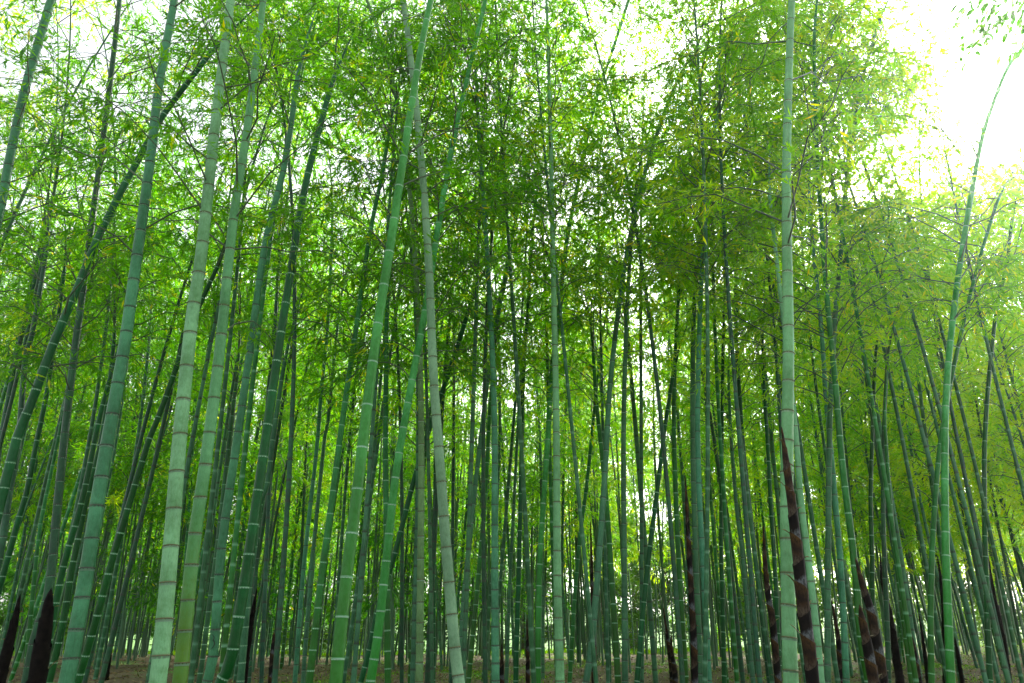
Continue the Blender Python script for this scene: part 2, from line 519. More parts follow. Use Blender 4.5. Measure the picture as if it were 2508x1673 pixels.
def foliage(paths, depth, tint, lf, n_twig, n_leaf, yellow=0.05, near_cut=None):
    """twigs and leaves along branch paths; lf = leaf length."""
    B = len(paths)
    t = rng.uniform(0.22, 1.0, (B, n_twig))
    ti = t * 5
    i = np.clip(ti.astype(int), 0, 4)
    fr = (ti - i)[..., None]
    bi = np.arange(B)[:, None]
    base = paths[bi, i] * (1 - fr) + paths[bi, i + 1] * fr
    bd = unit(paths[bi, i + 1] - paths[bi, i])
    d = unit(bd * 0.75 + rng.normal(0, 0.55, base.shape) * np.array((1, 1, 0.6)) + np.array((0, 0, -0.12)))
    Lt = rng.uniform(0.18, 0.48, (B, n_twig)) * (1 + lf * 1.5)
    k = 3
    tt = np.linspace(0, 1, k)
    tw = base[:, :, None] + d[:, :, None] * (Lt[..., None] * tt)[..., None] + np.array((0, 0, -1.0)) * (0.28 * Lt[..., None] * tt ** 2)[..., None]
    u = rng.uniform(0.08, 1.0, (B, n_twig, n_leaf)) ** 0.6
    lb = base[:, :, None] + d[:, :, None] * (Lt[..., None] * u)[..., None] + np.array((0, 0, -1.0)) * (0.28 * Lt[..., None] * u ** 2)[..., None]
    ld = unit(d[:, :, None] * 0.9 + rng.normal(0, 0.46, lb.shape) + np.array((0, 0, -0.5)))
    wv = unit(np.cross(ld, np.array((0, 0, 1.0))) + rng.normal(0, 0.45, ld.shape))
    wv = unit(wv - ld * (wv * ld).sum(-1, keepdims=True))
    ln = lf * rng.uniform(0.65, 1.25, u.shape)
    wd = ln * rng.uniform(0.15, 0.215, u.shape)
    tn = tint + rng.normal(0, 0.06, (B, 1, 1)) + rng.normal(0, 0.05, (B, n_twig, 1)) + rng.normal(0, 0.06, u.shape)
    tn = tn + np.where(rng.random((B, 1, 1)) < yellow * 2.5, rng.uniform(0.1, 0.3, (B, 1, 1)), 0.0)
    yl = (rng.random(u.shape) < yellow * 0.35) | ((rng.random((B, n_twig, 1)) < yellow * 0.7) & (rng.random(u.shape) < 0.7))
    tn = np.where(yl, rng.uniform(0.70, 0.97, u.shape), np.clip(tn, 0.02, 0.82))
    V, Q, T = leaf_mesh_data(lb.reshape(-1, 3), ld.reshape(-1, 3), wv.reshape(-1, 3), ln.ravel(), wd.ravel(), tn.ravel())
    N_LEAF[0] += len(Q)
    return V, Q, T, tw.reshape(-1, k, 3)

ORIGINS = []
def bamboo(label, cv, kind, internode, level, depth, s0, tint, group, spread=1.0, boost=1.0, yellow=0.05, prune=True, joint_row=None, name='bamboo_stalk'):
    mat, rk = CM[kind]
    root = thing(name, label, 'bamboo', Vector(cv.P[0]), group)
    ORIGINS.append((cv.P[0][0], cv.P[0][1]))
    nodes, s = [], random.uniform(0.02, 0.1)
    while s < cv.L - 0.04:
        nodes.append(s)
        s += internode * (0.62 + 0.38 * min(1, s / 2.2)) * random.uniform(0.92, 1.08) * (1 if s < cv.L * 0.8 else 0.8)
    nodes.append(cv.L)
    nodes = np.array(nodes)
    if joint_row is not None:
        row = project(cv.pos(nodes))[1]
        j = int(np.argmin(np.abs(row - joint_row)))
        ss = np.linspace(0, cv.L, 2000)
        d = ss[int(np.argmin(np.abs(project(cv.pos(ss))[1] - joint_row)))] - nodes[j]
        nodes = np.append(np.clip(nodes[:-1] + d, 0.02, cv.L - 0.03), cv.L)
    culm = link('culm', culm_mesh(cv, nodes, mat, level), root)
    if level == 0:
        NP, NT, NR = cv.pos(nodes), cv.tan(nodes), cv.rad(nodes)
        px, py = project(NP)
        ring = None
        for i in range(len(nodes) - 1):
            if not (-40 < px[i] < 2548 and -30 < py[i] < 1700):
                continue
            if ring is None:
                ring = link('node_ring', RINGS[rk], culm); o = ring
            else:
                o = ring.copy(); COL.objects.link(o); o.parent = culm
            o.location = Vector(NP[i] - cv.P[0])
            o.rotation_mode = 'QUATERNION'
            o.rotation_quaternion = Vector(NT[i] + rng.normal(0, 0.035, 3)).to_track_quat('Z', 'Y')
            hz = 0.10 if rk != 'wax' else 0.16
            o.scale = (NR[i], NR[i], min(NR[i], 0.06) * (0.55 if rk != 'wax' else 0.9) * (1 if depth < 9 else 1.3) * random.uniform(0.7, 1.25))
    pa = branches(cv, nodes, s0, depth, spread, 2, boost, prune)
    if len(pa) == 0:
        return root
    if depth < 8:      lf, ntw, nlf = 0.10, 16, 10
    elif depth < 10.6: lf, ntw, nlf = 0.105, 16, 11
    elif depth < 14:   lf, ntw, nlf = 0.12, 14, 9
    elif depth < 18:   lf, ntw, nlf = 0.15, 13, 9
    else:              lf, ntw, nlf = 0.19, 13, 7
    V, Q, T, tw = foliage(pa, depth, tint, lf, ntw, nlf, yellow)
    fo = link('foliage', mesh_np('foliage', V - cv.P[0], Q, mats=[BAMBOO_LEAF], attrs={'tint': T}), root)
    fo['kind'] = 'stuff'
    rb = np.linspace(0.0095, 0.003, 6)[None, :] * (1.0 if depth < 13 else 1.25)
    v2, off = dens(pa[:, 2])
    px, py = project(pa[:, 0])
    near = (level == 0) & (py > -20) & (px > -20) & (px < 2528)
    if level == 0:
        for q in np.nonzero(near)[0]:
            bv, bq = tubes(pa[q:q + 1], np.broadcast_to(rb, (1, 6)), 4)
            link('branch', mesh_np('branch', bv - cv.P[0], bq, mats=[BRANCH_M], smooth=True), root)
        rest = pa[~near]
    else:
        rest = pa
    bits = []
    if len(rest):
        bits.append(tubes(rest, np.broadcast_to(rb, (len(rest), 6)), 3))
    if depth < 9.7:
        bits.append(tubes(tw, np.broadcast_to(np.linspace(0.0022, 0.001, 3), (len(tw), 3)), 3))
    if bits:
        Vs, Qs, o = [], [], 0
        for a, b in bits:
            Vs.append(a); Qs.append(b + o); o += len(a)
        b = link('twigs', mesh_np('twigs', np.vstack(Vs) - cv.P[0], np.vstack(Qs), mats=[BRANCH_M]), root)
        b['kind'] = 'stuff'
    return root

def traced_curve(depth, pts, wb, wt, leany, extra, top=True):
    """a culm standing DEPTH metres ahead through photo pixels PTS (foot first), WB and WT pixels wide at the two ends of the trace."""
    W, R = [], []
    n = len(pts)
    zs0 = None
    for i, (px, py) in enumerate(pts):
        d = depth
        for _ in range(3):
            p, k = at(px, py, d)
            d = depth + leany * max(p[2], 0)
        W.append(p)
        R.append(0.5 * k * (wb + (wt - wb) * (pts[0][1] - py) / (pts[0][1] - pts[-1][1])))
    W = np.array(W)
    # carry the foot straight on down to the ground
    g = float(ground_h(W[0, 0], W[0, 1])) - 0.05
    foot_r = R[0]
    if W[0, 2] > g + 0.02:
        sl = (W[0] - W[1]) / max(W[1, 2] - W[0, 2], 0.05)
        dz = W[0, 2] - g
        sl = np.array((np.clip(sl[0], -0.30, 0.30) * 0.8, np.clip(sl[1], -0.2, 0.2), -1.0))
        W = np.vstack((W[0] + sl * dz, W)); R = [foot_r * 1.04] + R
    if extra > 0:
        sl = unit(W[-1] - W[-2])
        e = [W[-1]]
        m = 5
        for q in range(m):
            sl = unit(sl + np.array((0.03 * np.sign(sl[0]), 0, -0.03)))
            e.append(e[-1] + sl * extra / m)
        W = np.vstack((W, np.array(e[1:])))
        R = R + [R[-1] + (0.006 - R[-1]) * (q + 1) / m for q in range(m)]
    R = np.array(R)
    P = catmull(W, 90)
    d = np.concatenate(([0], np.cumsum(np.linalg.norm(np.diff(W, axis=0), axis=1))))
    dp = np.concatenate(([0], np.cumsum(np.linalg.norm(np.diff(P, axis=0), axis=1))))
    return Curve(P, np.interp(dp / dp[-1], d / d[-1], R))

# label, depth, skin, width foot, width top, joint spacing, extra height above the trace, leaf tint, trace in photo pixels (foot first)
HERO = [
 ('thick pale bamboo that leaves the picture halfway up its edge, top cut off above', 7.6, 'blue', 22, 19, .27, 3.0, .30, [(-150, 1300), (-60, 800), (0, 516), (23, 394), (57, 237), (96, 99), (126, 0)]),
 ('dark grey green bamboo with black joints behind the black bamboo shoot', 8.2, 'dark', 22, 11, .27, 3.0, .25, [(69, 1647), (88, 1551), (111, 1486), (126, 1402), (145, 1199), (176, 917), (219, 597), (251, 352), (272, 187), (293, 0)]),
 ('blue green waxy bamboo with thin black joints, leaning, near the black shoots', 5.6, 'blue', 37, 17, .25, 3.0, .28, [(163, 1673), (179, 1590), (213, 1397), (251, 1152), (304, 853), (325, 704), (368, 395), (389, 213), (427, 0)]),
 ('dark green bamboo leaning hard across two others, white joints on its lower part', 7.4, 'deep', 25, 13, .26, 1.2, .28, [(-60, 1440), (-20, 1310), (42, 1074), (73, 997), (103, 917), (130, 844), (191, 703), (237, 589), (298, 467), (367, 340), (405, 275), (486, 168)]),
 ('thickest pale green bamboo with brown joints beside the yellowish one', 5.5, 'pale', 41, 20, .29, 3.2, .30, [(386, 1673), (395, 1600), (421, 1312), (437, 1109), (469, 789), (491, 640), (533, 256), (565, 0)]),
 ('bamboo turning yellow green and blotched near its foot, pale above', 6.0, 'yellow', 35, 15, .29, 3.0, .35, [(440, 1673), (448, 1600), (475, 1333), (507, 1109), (539, 853), (571, 544), (608, 299), (645, 0)]),
 ('blue green bamboo with a black curved mark like a 3 carved near its foot', 7.8, 'blue', 24, 13, .30, 1.2, .35, [(507, 1673), (523, 1600), (544, 1333), (581, 1077), (613, 853), (650, 597), (699, 395), (726, 210)]),
 ('deep glossy green bamboo with white joints in front of the black leaning shoot', 6.6, 'deep', 29, 14, .30, 1.0, .35, [(540, 1673), (560, 1640), (597, 1440), (629, 1227), (667, 960), (699, 747), (747, 459), (800, 250)]),
 ('brightest green young bamboo with white powdered joints, crossing a pale one high up', 5.8, 'young', 33, 15, .36, 3.0, .30, [(822, 1673), (848, 1419), (875, 1205), (901, 981), (928, 779), (955, 608), (987, 395), (1024, 160), (1055, 0)]),
 ('light green bamboo with white joints passing behind the whitish leaning one', 8.0, 'young', 23, 11, .29, 2.8, .22, [(907, 1673), (928, 1536), (949, 1344), (971, 1152), (1008, 939), (1040, 768), (1077, 533), (1109, 352), (1152, 160), (1189, 0)]),
 ('whitish bamboo leaning the other way, crossing behind the brightest green one', 6.8, 'cream', 29, 13, .32, 2.8, .25, [(1125, 1673), (1115, 1600), (1093, 1344), (1077, 1131), (1061, 907), (1051, 661), (1035, 427), (1019, 256), (1008, 160), (987, 0)]),
 ('straight olive pale bamboo with brown joints standing behind the crossing pair', 9.0, 'olive', 19, 8, .28, 2.0, .30, [(1027, 1673), (1030, 1400), (1032, 1097), (1028, 844), (1020, 691), (1007, 500), (986, 317), (967, 222), (937, 107), (906, 19)]),
 ('mint pale straight bamboo with brown joints in the middle of the grove', 8.5, 'mint', 22, 7, .27, 2.4, .33, [(1372, 1673), (1366, 1456), (1364, 1264), (1363, 1097), (1361, 940), (1357, 745), (1353, 577), (1351, 459), (1347, 287), (1340, 38)]),
 ('fresh green bamboo with white joints ducking behind the mint pale straight one', 10.9, 'young', 15, 8, .31, 2.0, .50, [(1318, 1673), (1319, 1513), (1322, 1379), (1330, 1245), (1342, 1073), (1352, 905), (1368, 779), (1387, 597), (1414, 459), (1437, 344), (1460, 245), (1506, 107), (1540, 0)]),
 ('grey green bamboo with a bent foot leaning over a tall dark shoot', 10.0, 'grey', 17, 8, .33, 1.0, .45, [(1435, 1673), (1445, 1609), (1460, 1456), (1481, 1169), (1493, 959), (1514, 764), (1540, 593), (1583, 413), (1613, 317), (1644, 230)]),
 ('straight grey bamboo fading pale upwards beside the one with a bent foot', 10.5, 'grey', 16, 8, .33, 1.5, .50, [(1531, 1673), (1529, 1400), (1527, 1097), (1531, 883), (1537, 730), (1544, 615), (1556, 480)]),
 ('grey green bamboo with brownish top right beside a slender pointed shoot', 11.0, 'grey', 15, 8, .33, 2.0, .50, [(1716, 1673), (1711, 1532), (1703, 1341), (1697, 1097), (1697, 883), (1701, 730), (1713, 597), (1736, 421), (1751, 306), (1774, 172), (1804, 19)]),
 ('bamboo dark green below and pale grey above, twin to the one by the pointed shoot', 10.2, 'blue', 16, 9, .36, 2.0, .50, [(1736, 1673), (1726, 1456), (1715, 1264), (1709, 1097), (1709, 959), (1713, 806), (1718, 672), (1730, 519), (1742, 380)]),
 ('dark thin bamboo standing alone before the yellow crowns, curved foot', 12.5, 'dark', 13, 7, .33, 1.5, .55, [(1885, 1673), (1872, 1560), (1840, 1280), (1820, 1097), (1812, 978), (1806, 883), (1802, 768), (1804, 615), (1816, 421), (1835, 268)]),
 ('thick mint pale bamboo with fine joints beside the tallest brown shoot', 5.7, 'mint', 37, 16, .27, 3.0, .45, [(1937, 1673), (1931, 1494), (1927, 1280), (1928, 1067), (1931, 853), (1928, 640), (1926, 427), (1931, 213), (1939, 0)]),
 ('yellow green bamboo leaning into the clump of spotted shoots', 9.0, 'fresh', 19, 8, .32, 1.6, .50, [(2128, 1673), (2109, 1570), (2098, 1436), (2086, 1322), (2071, 1207), (2059, 1097), (2044, 921), (2027, 749), (2015, 597), (2006, 459), (1998, 306), (1994, 115)]),
 ('grey bamboo with brown upper stem below the feathery crown against white sky', 10.0, 'grey', 16, 8, .28, 1.6, .50, [(2027, 1673), (2027, 1456), (2029, 1264), (2031, 1097), (2034, 978), (2046, 768), (2061, 597), (2078, 383), (2094, 287), (2113, 191), (2143, 84)]),
 ('grey green bamboo between the fine jointed mint stalk and the spotted shoots', 10.2, 'blue', 16, 8, .30, 1.0, .50, [(2073, 1673), (2063, 1456), (2055, 1341), (2036, 1120), (2023, 978), (2010, 787), (1990, 596), (1983, 500)]),
 ('pale green bamboo bowed behind the tallest brown shoot', 9.2, 'mint', 18, 8, .28, 1.0, .50, [(2011, 1673), (2002, 1570), (1994, 1494), (1983, 1398), (1971, 1303), (1960, 1207), (1950, 1073), (1932, 900), (1908, 691), (1887, 500)]),
 ('bright green bamboo with white joints under the hanging broad leaves', 8.6, 'young', 20, 9, .30, 0.6, .45, [(2329, 1673), (2323, 1532), (2317, 1379), (2314, 1226), (2314, 1097), (2316, 997), (2323, 883), (2335, 768), (2350, 653), (2373, 509), (2404, 344), (2430, 260), (2465, 172), (2503, 119)]),
 ('slimmer green bamboo crossing behind the white jointed one under the broad leaves', 10.0, 'fresh', 15, 7, .30, 1.0, .60, [(2282, 1673), (2279, 1532), (2281, 1417), (2285, 1303), (2302, 1092), (2331, 921), (2365, 768), (2384, 691), (2407, 607), (2434, 519)]),
 ('deep green bamboo with dark upper stem, last tall one before the edge', 11.5, 'deep', 14, 7, .31, 1.5, .60, [(2425, 1673), (2419, 1551), (2415, 1417), (2411, 1264), (2411, 1097), (2419, 959), (2430, 844), (2442, 749), (2465, 653), (2476, 557)]),
 ('blue green bamboo with close black joints left of the mint pale straight one', 8.8, 'blue', 20, 8, .25, 1.0, .30, [(1214, 1673), (1212, 1456), (1212, 1264), (1212, 1097), (1208, 921), (1203, 806), (1195, 653), (1185, 497), (1174, 344), (1166, 191)]),
 ('dark green bamboo with white joints just before the brightest young bamboo', 8.5, 'fresh', 19, 9, .27, 1.2, .33, [(757, 1673), (776, 1513), (787, 1417), (818, 1188), (833, 1073), (849, 959), (875, 787), (906, 574), (937, 421), (956, 306)]),
 ('green bamboo half hidden between the two crossing young bamboos', 10.0, 'fresh', 17, 9, .30, 1.5, .30, [(950, 1673), (948, 1456), (946, 1264), (944, 1097), (946, 883), (948, 768), (956, 653), (966, 480)]),
 ('thin dark bamboo running close beside the deep glossy green one', 12.0, 'dark', 10, 7, .30, 1.5, .40, [(610, 1673), (640, 1200), (657, 959), (665, 883), (673, 787), (684, 653), (699, 519), (720, 380)]),
 ('slim blue green bamboo with widely spaced black joints in the bright gap', 12.5, 'blue', 12, 7, .36, 2.0, .40, [(722, 1673), (745, 1379), (776, 1097), (787, 959), (799, 844), (808, 710), (814, 538)]),
 ('slim grey bamboo next to the widely jointed blue green one', 13.0, 'grey', 11, 7, .33, 1.5, .45, [(742, 1673), (753, 1513), (768, 1341), (795, 1073), (803, 1035), (818, 883), (830, 768)]),
 ('dark bamboo slanting steeply behind the light green and the olive bamboos', 11.0, 'deep', 14, 11, .30, 1.0, .40, [(883, 1673), (902, 1601), (929, 1475), (963, 1371), (1017, 1165), (1059, 1028), (1090, 940), (1124, 837), (1151, 749)]),
 ('grey green bamboo leaning from beside the whitish one towards the dark crown', 11.0, 'grey', 14, 8, .28, 1.5, .35, [(1124, 1673), (1136, 1475), (1162, 1207), (1178, 1073), (1193, 940), (1208, 837), (1220, 768), (1239, 672), (1275, 480), (1310, 330)]),
 ('white jointed green bamboo leaning close behind the close jointed blue green one', 12.0, 'fresh', 13, 8, .26, 1.5, .35, [(1147, 1673), (1166, 1475), (1180, 1322), (1191, 1169), (1200, 1000), (1212, 850)]),
 ('dark green bamboo behind the whitish leaning one, white joints', 13.0, 'deep', 11, 7, .28, 1.5, .35, [(1061, 1673), (1063, 1417), (1065, 1226), (1067, 1073), (1068, 900), (1070, 720)]),
 ('dark straight bamboo with black joints above the whitish leaning one', 14.0, 'dark', 10, 6, .28, 2.0, .30, [(1104, 1673), (1107, 1456), (1109, 1264), (1111, 1073), (1112, 850), (1110, 650)]),
 ('white jointed dark green bamboo a stride before the fresh green one', 12.0, 'deep', 13, 7, .28, 1.5, .40, [(1263, 1673), (1267, 1532), (1273, 1303), (1278, 1073), (1282, 921), (1294, 730), (1307, 538)]),
 ('slim grey green bamboo close beside the white jointed dark green one', 15.0, 'grey', 10, 6, .31, 1.5, .40, [(1240, 1673), (1246, 1494), (1255, 1303), (1267, 1073), (1276, 900)]),
 ('green bamboo with close white joints behind the mint pale straight one', 14.0, 'fresh', 11, 7, .25, 1.5, .45, [(1395, 1673), (1399, 1609), (1408, 1456), (1422, 1303), (1437, 1188), (1452, 1040), (1470, 860)]),
 ('moss green bamboo leaning away from the bent foot one, sunlit gap beside it', 11.0, 'fresh', 16, 8, .30, 1.0, .45, [(1514, 1673), (1506, 1532), (1498, 1417), (1491, 1303), (1478, 1150), (1460, 978), (1452, 844)]),
 ('dark bamboo leaning across the brightest gap at the back', 11.0, 'deep', 14, 9, .27, 1.0, .50, [(1560, 1673), (1567, 1590), (1579, 1456), (1594, 1322), (1609, 1207), (1625, 1073), (1636, 997), (1648, 921)]),
 ('green bamboo with a leaf green foot just past the brightest gap', 11.5, 'fresh', 15, 7, .33, 1.5, .55, [(1680, 1673), (1667, 1456), (1657, 1264), (1651, 1073), (1651, 959), (1657, 806), (1667, 653), (1678, 538)]),
 ('dark green straight bamboo with white joints between two dark shoots', 12.0, 'deep', 12, 7, .28, 1.5, .55, [(1774, 1673), (1770, 1494), (1766, 1303), (1768, 1073), (1770, 900), (1774, 730)]),
 ('grey bamboo leaning behind the chain of small banded shoots', 12.5, 'grey', 12, 7, .30, 1.5, .55, [(1845, 1673), (1835, 1570), (1827, 1456), (1816, 1341), (1804, 1245), (1793, 1111), (1785, 960)]),
 ('deep green bamboo squeezed between the banded shoot and the mint stalk', 11.5, 'deep', 12, 8, .30, 1.2, .50, [(1910, 1673), (1906, 1570), (1897, 1379), (1887, 1226), (1879, 1073), (1868, 900)]),
 ('deep green white jointed bamboo standing beyond the spotted shoot clump', 11.5, 'deep', 12, 8, .28, 1.2, .60, [(2137, 1600), (2136, 1379), (2132, 1226), (2136, 1073), (2142, 900)]),
 ('dark teal bamboo with dark joints standing close past the spotted shoot clump', 10.8, 'dark', 13, 8, .32, 1.2, .55, [(2176, 1673), (2174, 1570), (2168, 1417), (2163, 1264), (2164, 1073), (2172, 900)]),
 ('white jointed leaning bamboo with grassy foot beyond the spotted shoot clump', 10.5, 'fresh', 14, 8, .28, 1.0, .55, [(2233, 1673), (2220, 1570), (2205, 1456), (2189, 1322), (2178, 1207), (2168, 1060)]),
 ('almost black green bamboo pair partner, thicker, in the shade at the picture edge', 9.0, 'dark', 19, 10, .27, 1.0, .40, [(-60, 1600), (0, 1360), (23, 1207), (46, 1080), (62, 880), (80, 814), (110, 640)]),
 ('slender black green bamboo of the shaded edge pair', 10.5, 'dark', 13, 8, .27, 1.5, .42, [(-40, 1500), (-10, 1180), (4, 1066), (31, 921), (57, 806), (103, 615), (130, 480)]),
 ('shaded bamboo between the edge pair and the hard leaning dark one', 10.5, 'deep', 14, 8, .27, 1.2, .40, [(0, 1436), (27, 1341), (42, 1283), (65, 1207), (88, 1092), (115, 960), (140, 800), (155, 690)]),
 ('dark green bamboo with thin joints hugging the blue green waxy one', 9.6, 'deep', 17, 9, .29, 1.0, .38, [(120, 1673), (153, 1532), (172, 1417), (191, 1322), (218, 1199), (245, 1092), (264, 978), (278, 850)]),
 ('white jointed dark bamboo behind the black shoot and the waxy one', 9.2, 'deep', 18, 12, .25, 2.0, .35, [(100, 1673), (130, 1513), (149, 1417), (168, 1341), (191, 1264), (214, 1169), (236, 1060)]),
 ('dark green bamboo leaning towards and then behind the thickest pale one', 9.0, 'deep', 19, 9, .27, 0.8, .40, [(190, 1673), (226, 1551), (252, 1456), (275, 1371), (302, 1283), (333, 1180), (367, 1073), (383, 1035), (421, 932), (451, 844), (497, 730), (528, 664), (551, 603)]),
 ('dark teal bamboo with white joints just before the one with the carved 3', 11.0, 'slim', 13, 8, .27, 1.5, .40, [(487, 1673), (497, 1609), (516, 1456), (532, 1341), (547, 1207), (562, 1073), (580, 930)]),
 ('mossy green bamboo right behind the deep glossy green one', 10.0, 'slim', 18, 10, .28, 1.5, .40, [(589, 1673), (601, 1532), (612, 1417), (623, 1341), (634, 1245), (654, 1188), (669, 1073), (690, 930)]),
 ('brilliant teal lit thin bamboo with white joints among the shaded ones', 11.0, 'fresh', 11, 6, .23, 1.5, .40, [(60, 1673), (92, 1340), (108, 1240), (135, 1110), (165, 960), (182, 860)]),
]
SHORT = '''edge cut blue bamboo|grey bamboo behind the black shoot|blue waxy leaner|hard leaning dark bamboo|thickest pale bamboo|yellowing bamboo|carved 3 bamboo|deep glossy bamboo|brightest young bamboo|light green crossing bamboo|whitish leaner|olive bamboo|mint pale bamboo|ducking fresh bamboo|bent foot bamboo|pale fading bamboo|brown topped bamboo|two toned twin bamboo|lone dark bamboo|thick mint bamboo|yellow green clump leaner|brown stemmed grey bamboo|fine grey neighbour bamboo|bowed pale bamboo|white jointed sunlit bamboo|slimmer crossing bamboo|last tall edge bamboo|close jointed blue bamboo|white jointed dark neighbour|half hidden green bamboo|thin dark companion bamboo|wide jointed blue bamboo|slim grey neighbour bamboo|steep slanting dark bamboo|dark crown leaner|white jointed close leaner|dark stalk behind the whitish leaner|straight black jointed bamboo|white jointed dark strider|slim grey strider|close white jointed bamboo|moss green leaner|bright gap leaner|leaf green footed bamboo|straight stalk between dark shoots|grey banded shoot leaner|squeezed deep bamboo|white jointed clump bamboo|teal clump bamboo|grassy footed leaner|thick edge pair bamboo|slender edge pair bamboo|shaded inner edge bamboo|thin jointed waxy companion|white jointed black shoot neighbour|dark leaner behind the thickest|teal neighbour of the carved bamboo|mossy companion bamboo|brilliant teal thin bamboo'''.split('|')
HEROES = []
print('heroes', len(HERO))
for i, (lab, D, kind, wb, wt, inter, extra, tint, pts) in enumerate(HERO):
    lean = random.uniform(-0.03, 0.05)
    cv = traced_curve(D, pts, wb, wt, lean, extra)
    z0 = np.interp(np.clip(random.uniform(2.8, 5.2) + 0.06 * D, 0, 8), cv.P[:, 2], cv.S)
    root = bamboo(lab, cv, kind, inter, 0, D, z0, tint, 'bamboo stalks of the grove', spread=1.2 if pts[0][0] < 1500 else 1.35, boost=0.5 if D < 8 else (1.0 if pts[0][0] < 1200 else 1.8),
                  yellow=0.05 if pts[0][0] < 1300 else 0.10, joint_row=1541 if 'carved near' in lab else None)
    HEROES.append((root, SHORT[i]))
    if 'carved mark' in lab or 'carved near' in lab:
        # the mark scratched into the skin: a thin dark line lying on the culm
        mk = [(519, 1553), (523, 1556), (525, 1560), (525, 1564), (523, 1567), (525, 1571), (526, 1576), (524, 1582), (521, 1587), (516, 1590)]
        ss = np.linspace(0, cv.L * 0.5, 900); C = cv.pos(ss)
        cpx, cpy = project(C)
        pos = []
        for mx, my in mk:
            j = int(np.argmin(np.abs(cpy - my)))
            o = (mx + 3.5 - cpx[j]) * D / ray(mx, my)[1]
            r = float(cv.rad(ss[j]))
            pos.append(C[j] + np.array((o, -math.sqrt(max(r * r - o * o, 0)) * 1.002, 0)))
        pos = catmull(np.array(pos), 28)[None]
        w = (0.0048 * np.sin(np.linspace(0.25, 2.9, 28)) + 0.0008)[None]
        mv, mq = tubes(pos, w, 5)
        link('carved_mark', mesh_np('carved_mark', mv - cv.P[0], mq, mats=[CARVE_M]), root)

# ------------------------------------------------------------------ the crowd of stalks behind
def wild_curve(x, y, H, r, lean, arch_dir, arch):
    g = float(ground_h(x, y)) - 0.05
    t = np.linspace(0, 1, 26)
    X = x + lean[0] * H * t + math.cos(arch_dir) * arch * H * t ** 3.2 + 0.05 * math.sin(x * 7) * np.sin(t * 5)
    Y = y + lean[1] * H * t + math.sin(arch_dir) * arch * H * t ** 3.2
    Z = g + H * (t - 0.35 * arch * t ** 4)
    R = r * (1.05 - 0.35 * t - 0.62 * t ** 3)
    return Curve(np.stack((X, Y, Z), -1), np.maximum(R, 0.004))

KINDS = [('grey', 'grey green'), ('dark', 'dark green'), ('slim', 'mid green'), ('fresh', 'fresh green')]
SKYLINE = [470, 430, 380, 340, 380, 420, 350, 300, 300, 350, 260, 330, 340, 520, 500, 400]   # photo rows where the crowns behind end
CROWD = []

def sky_height(px, y, jitter=0.0):
    row = float(np.interp(np.clip(px, 0, 2508), np.arange(16) * 156.75 + 78, SKYLINE)) + jitter
    return at(px, row, y)[0][2]

def dup(root, loc, rotz, scale):
    r = root.copy(); COL.objects.link(r)
    r.location = loc; r.rotation_euler = (random.gauss(0, 0.03), random.gauss(0, 0.03), rotz); r.scale = scale
    for ch in list(root.children):
        c = ch.copy(); COL.objects.link(c); c.parent = r
    return r

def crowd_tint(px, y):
    return float(0.34 + 0.27 * np.clip((px - 300) / 1700, 0, 1) + 0.006 * (y - 12) + random.gauss(0, 0.08) + (0.24 if random.random() < 0.15 else 0))  # leaf tint yellows rightwards and with depth; sun glow put into the colour

def find_spot(y0, y1, power=0.85, gap=0.28, wide=0.73):
    for _ in range(4000):
        y = y0 + (y1 - y0) * random.random() ** power
        half = y * wide + 1.0
        x = random.uniform(-half, half)
        if any((x - a) ** 2 + (y - b) ** 2 < gap for a, b in ORIGINS):
            continue
        px = float(project(np.array([[x, y, 0.8]]))[0][0])
        if 1490 < px < 1700 and random.random() < 0.5:      # the bright gap at the back stays more open
            continue
        return x, y, px
    raise RuntimeError('no room')

N_NEAR, N_FAR, N_VAR = 88, 153, 26
for i in range(N_NEAR):
    if i >= N_NEAR - 12:                                     # the bank of crowns below the sun, at the sunlit edge
        while True:
            x, y, px = find_spot(14.0, 19.5, 1.0, 0.28, 0.84)
            c = project(np.array([[x, y, 7.0]]))[0][0]
            if 2170 < c < 2640:
                break
    elif i < 42:                                             # the tall feathery crowns on the sunlit side
        while True:
            x, y, px = find_spot(9.0, 12.5, 1.0)
            c = project(np.array([[x, y, 9.0]]))[0][0]
            if abs(c - ((1500 + (i + 0.5) * 790 / 18) if i < 18 else (40 + (i - 17.5) * 1440 / 24))) < 30:
                break
    else:
        x, y, px = find_spot(11.0, 18.0, 1.0)
    H = random.uniform(11.5, 15.0)
    ptop = float(project(np.array([[x, y, 8.5]]))[0][0])
    if i < 42:
        H = random.uniform(11.5, 14.0)
    elif ptop > 2230:
        H = min(H, sky_height(ptop, y, random.uniform(0, 160) if i < N_NEAR - 12 else random.uniform(-30, 60)))
    lean = (random.gauss(0.012 - 0.0012 * x, 0.035), random.gauss(0, 0.03))
    cv = wild_curve(x, y, H, random.uniform(0.026, 0.034) if i < 42 else random.uniform(0.028, 0.044), lean, random.uniform(0, 6.28), random.uniform(0.03, 0.13))
    ki = random.choices(range(4), (0.34, 0.26, 0.30, 0.10))[0]
    z0 = np.interp(random.uniform(4.8, 7.0) if i < 42 else (random.uniform(2.4, 6.5) if i < N_NEAR - 12 else random.uniform(2.2, 3.2)), cv.P[:, 2], cv.S)
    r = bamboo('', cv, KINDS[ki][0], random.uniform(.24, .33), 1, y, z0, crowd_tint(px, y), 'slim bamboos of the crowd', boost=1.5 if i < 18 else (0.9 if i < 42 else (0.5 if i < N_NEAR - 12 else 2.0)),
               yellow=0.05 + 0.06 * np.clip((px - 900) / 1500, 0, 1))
    CROWD.append((r, KINDS[ki][1]))
VAR = []
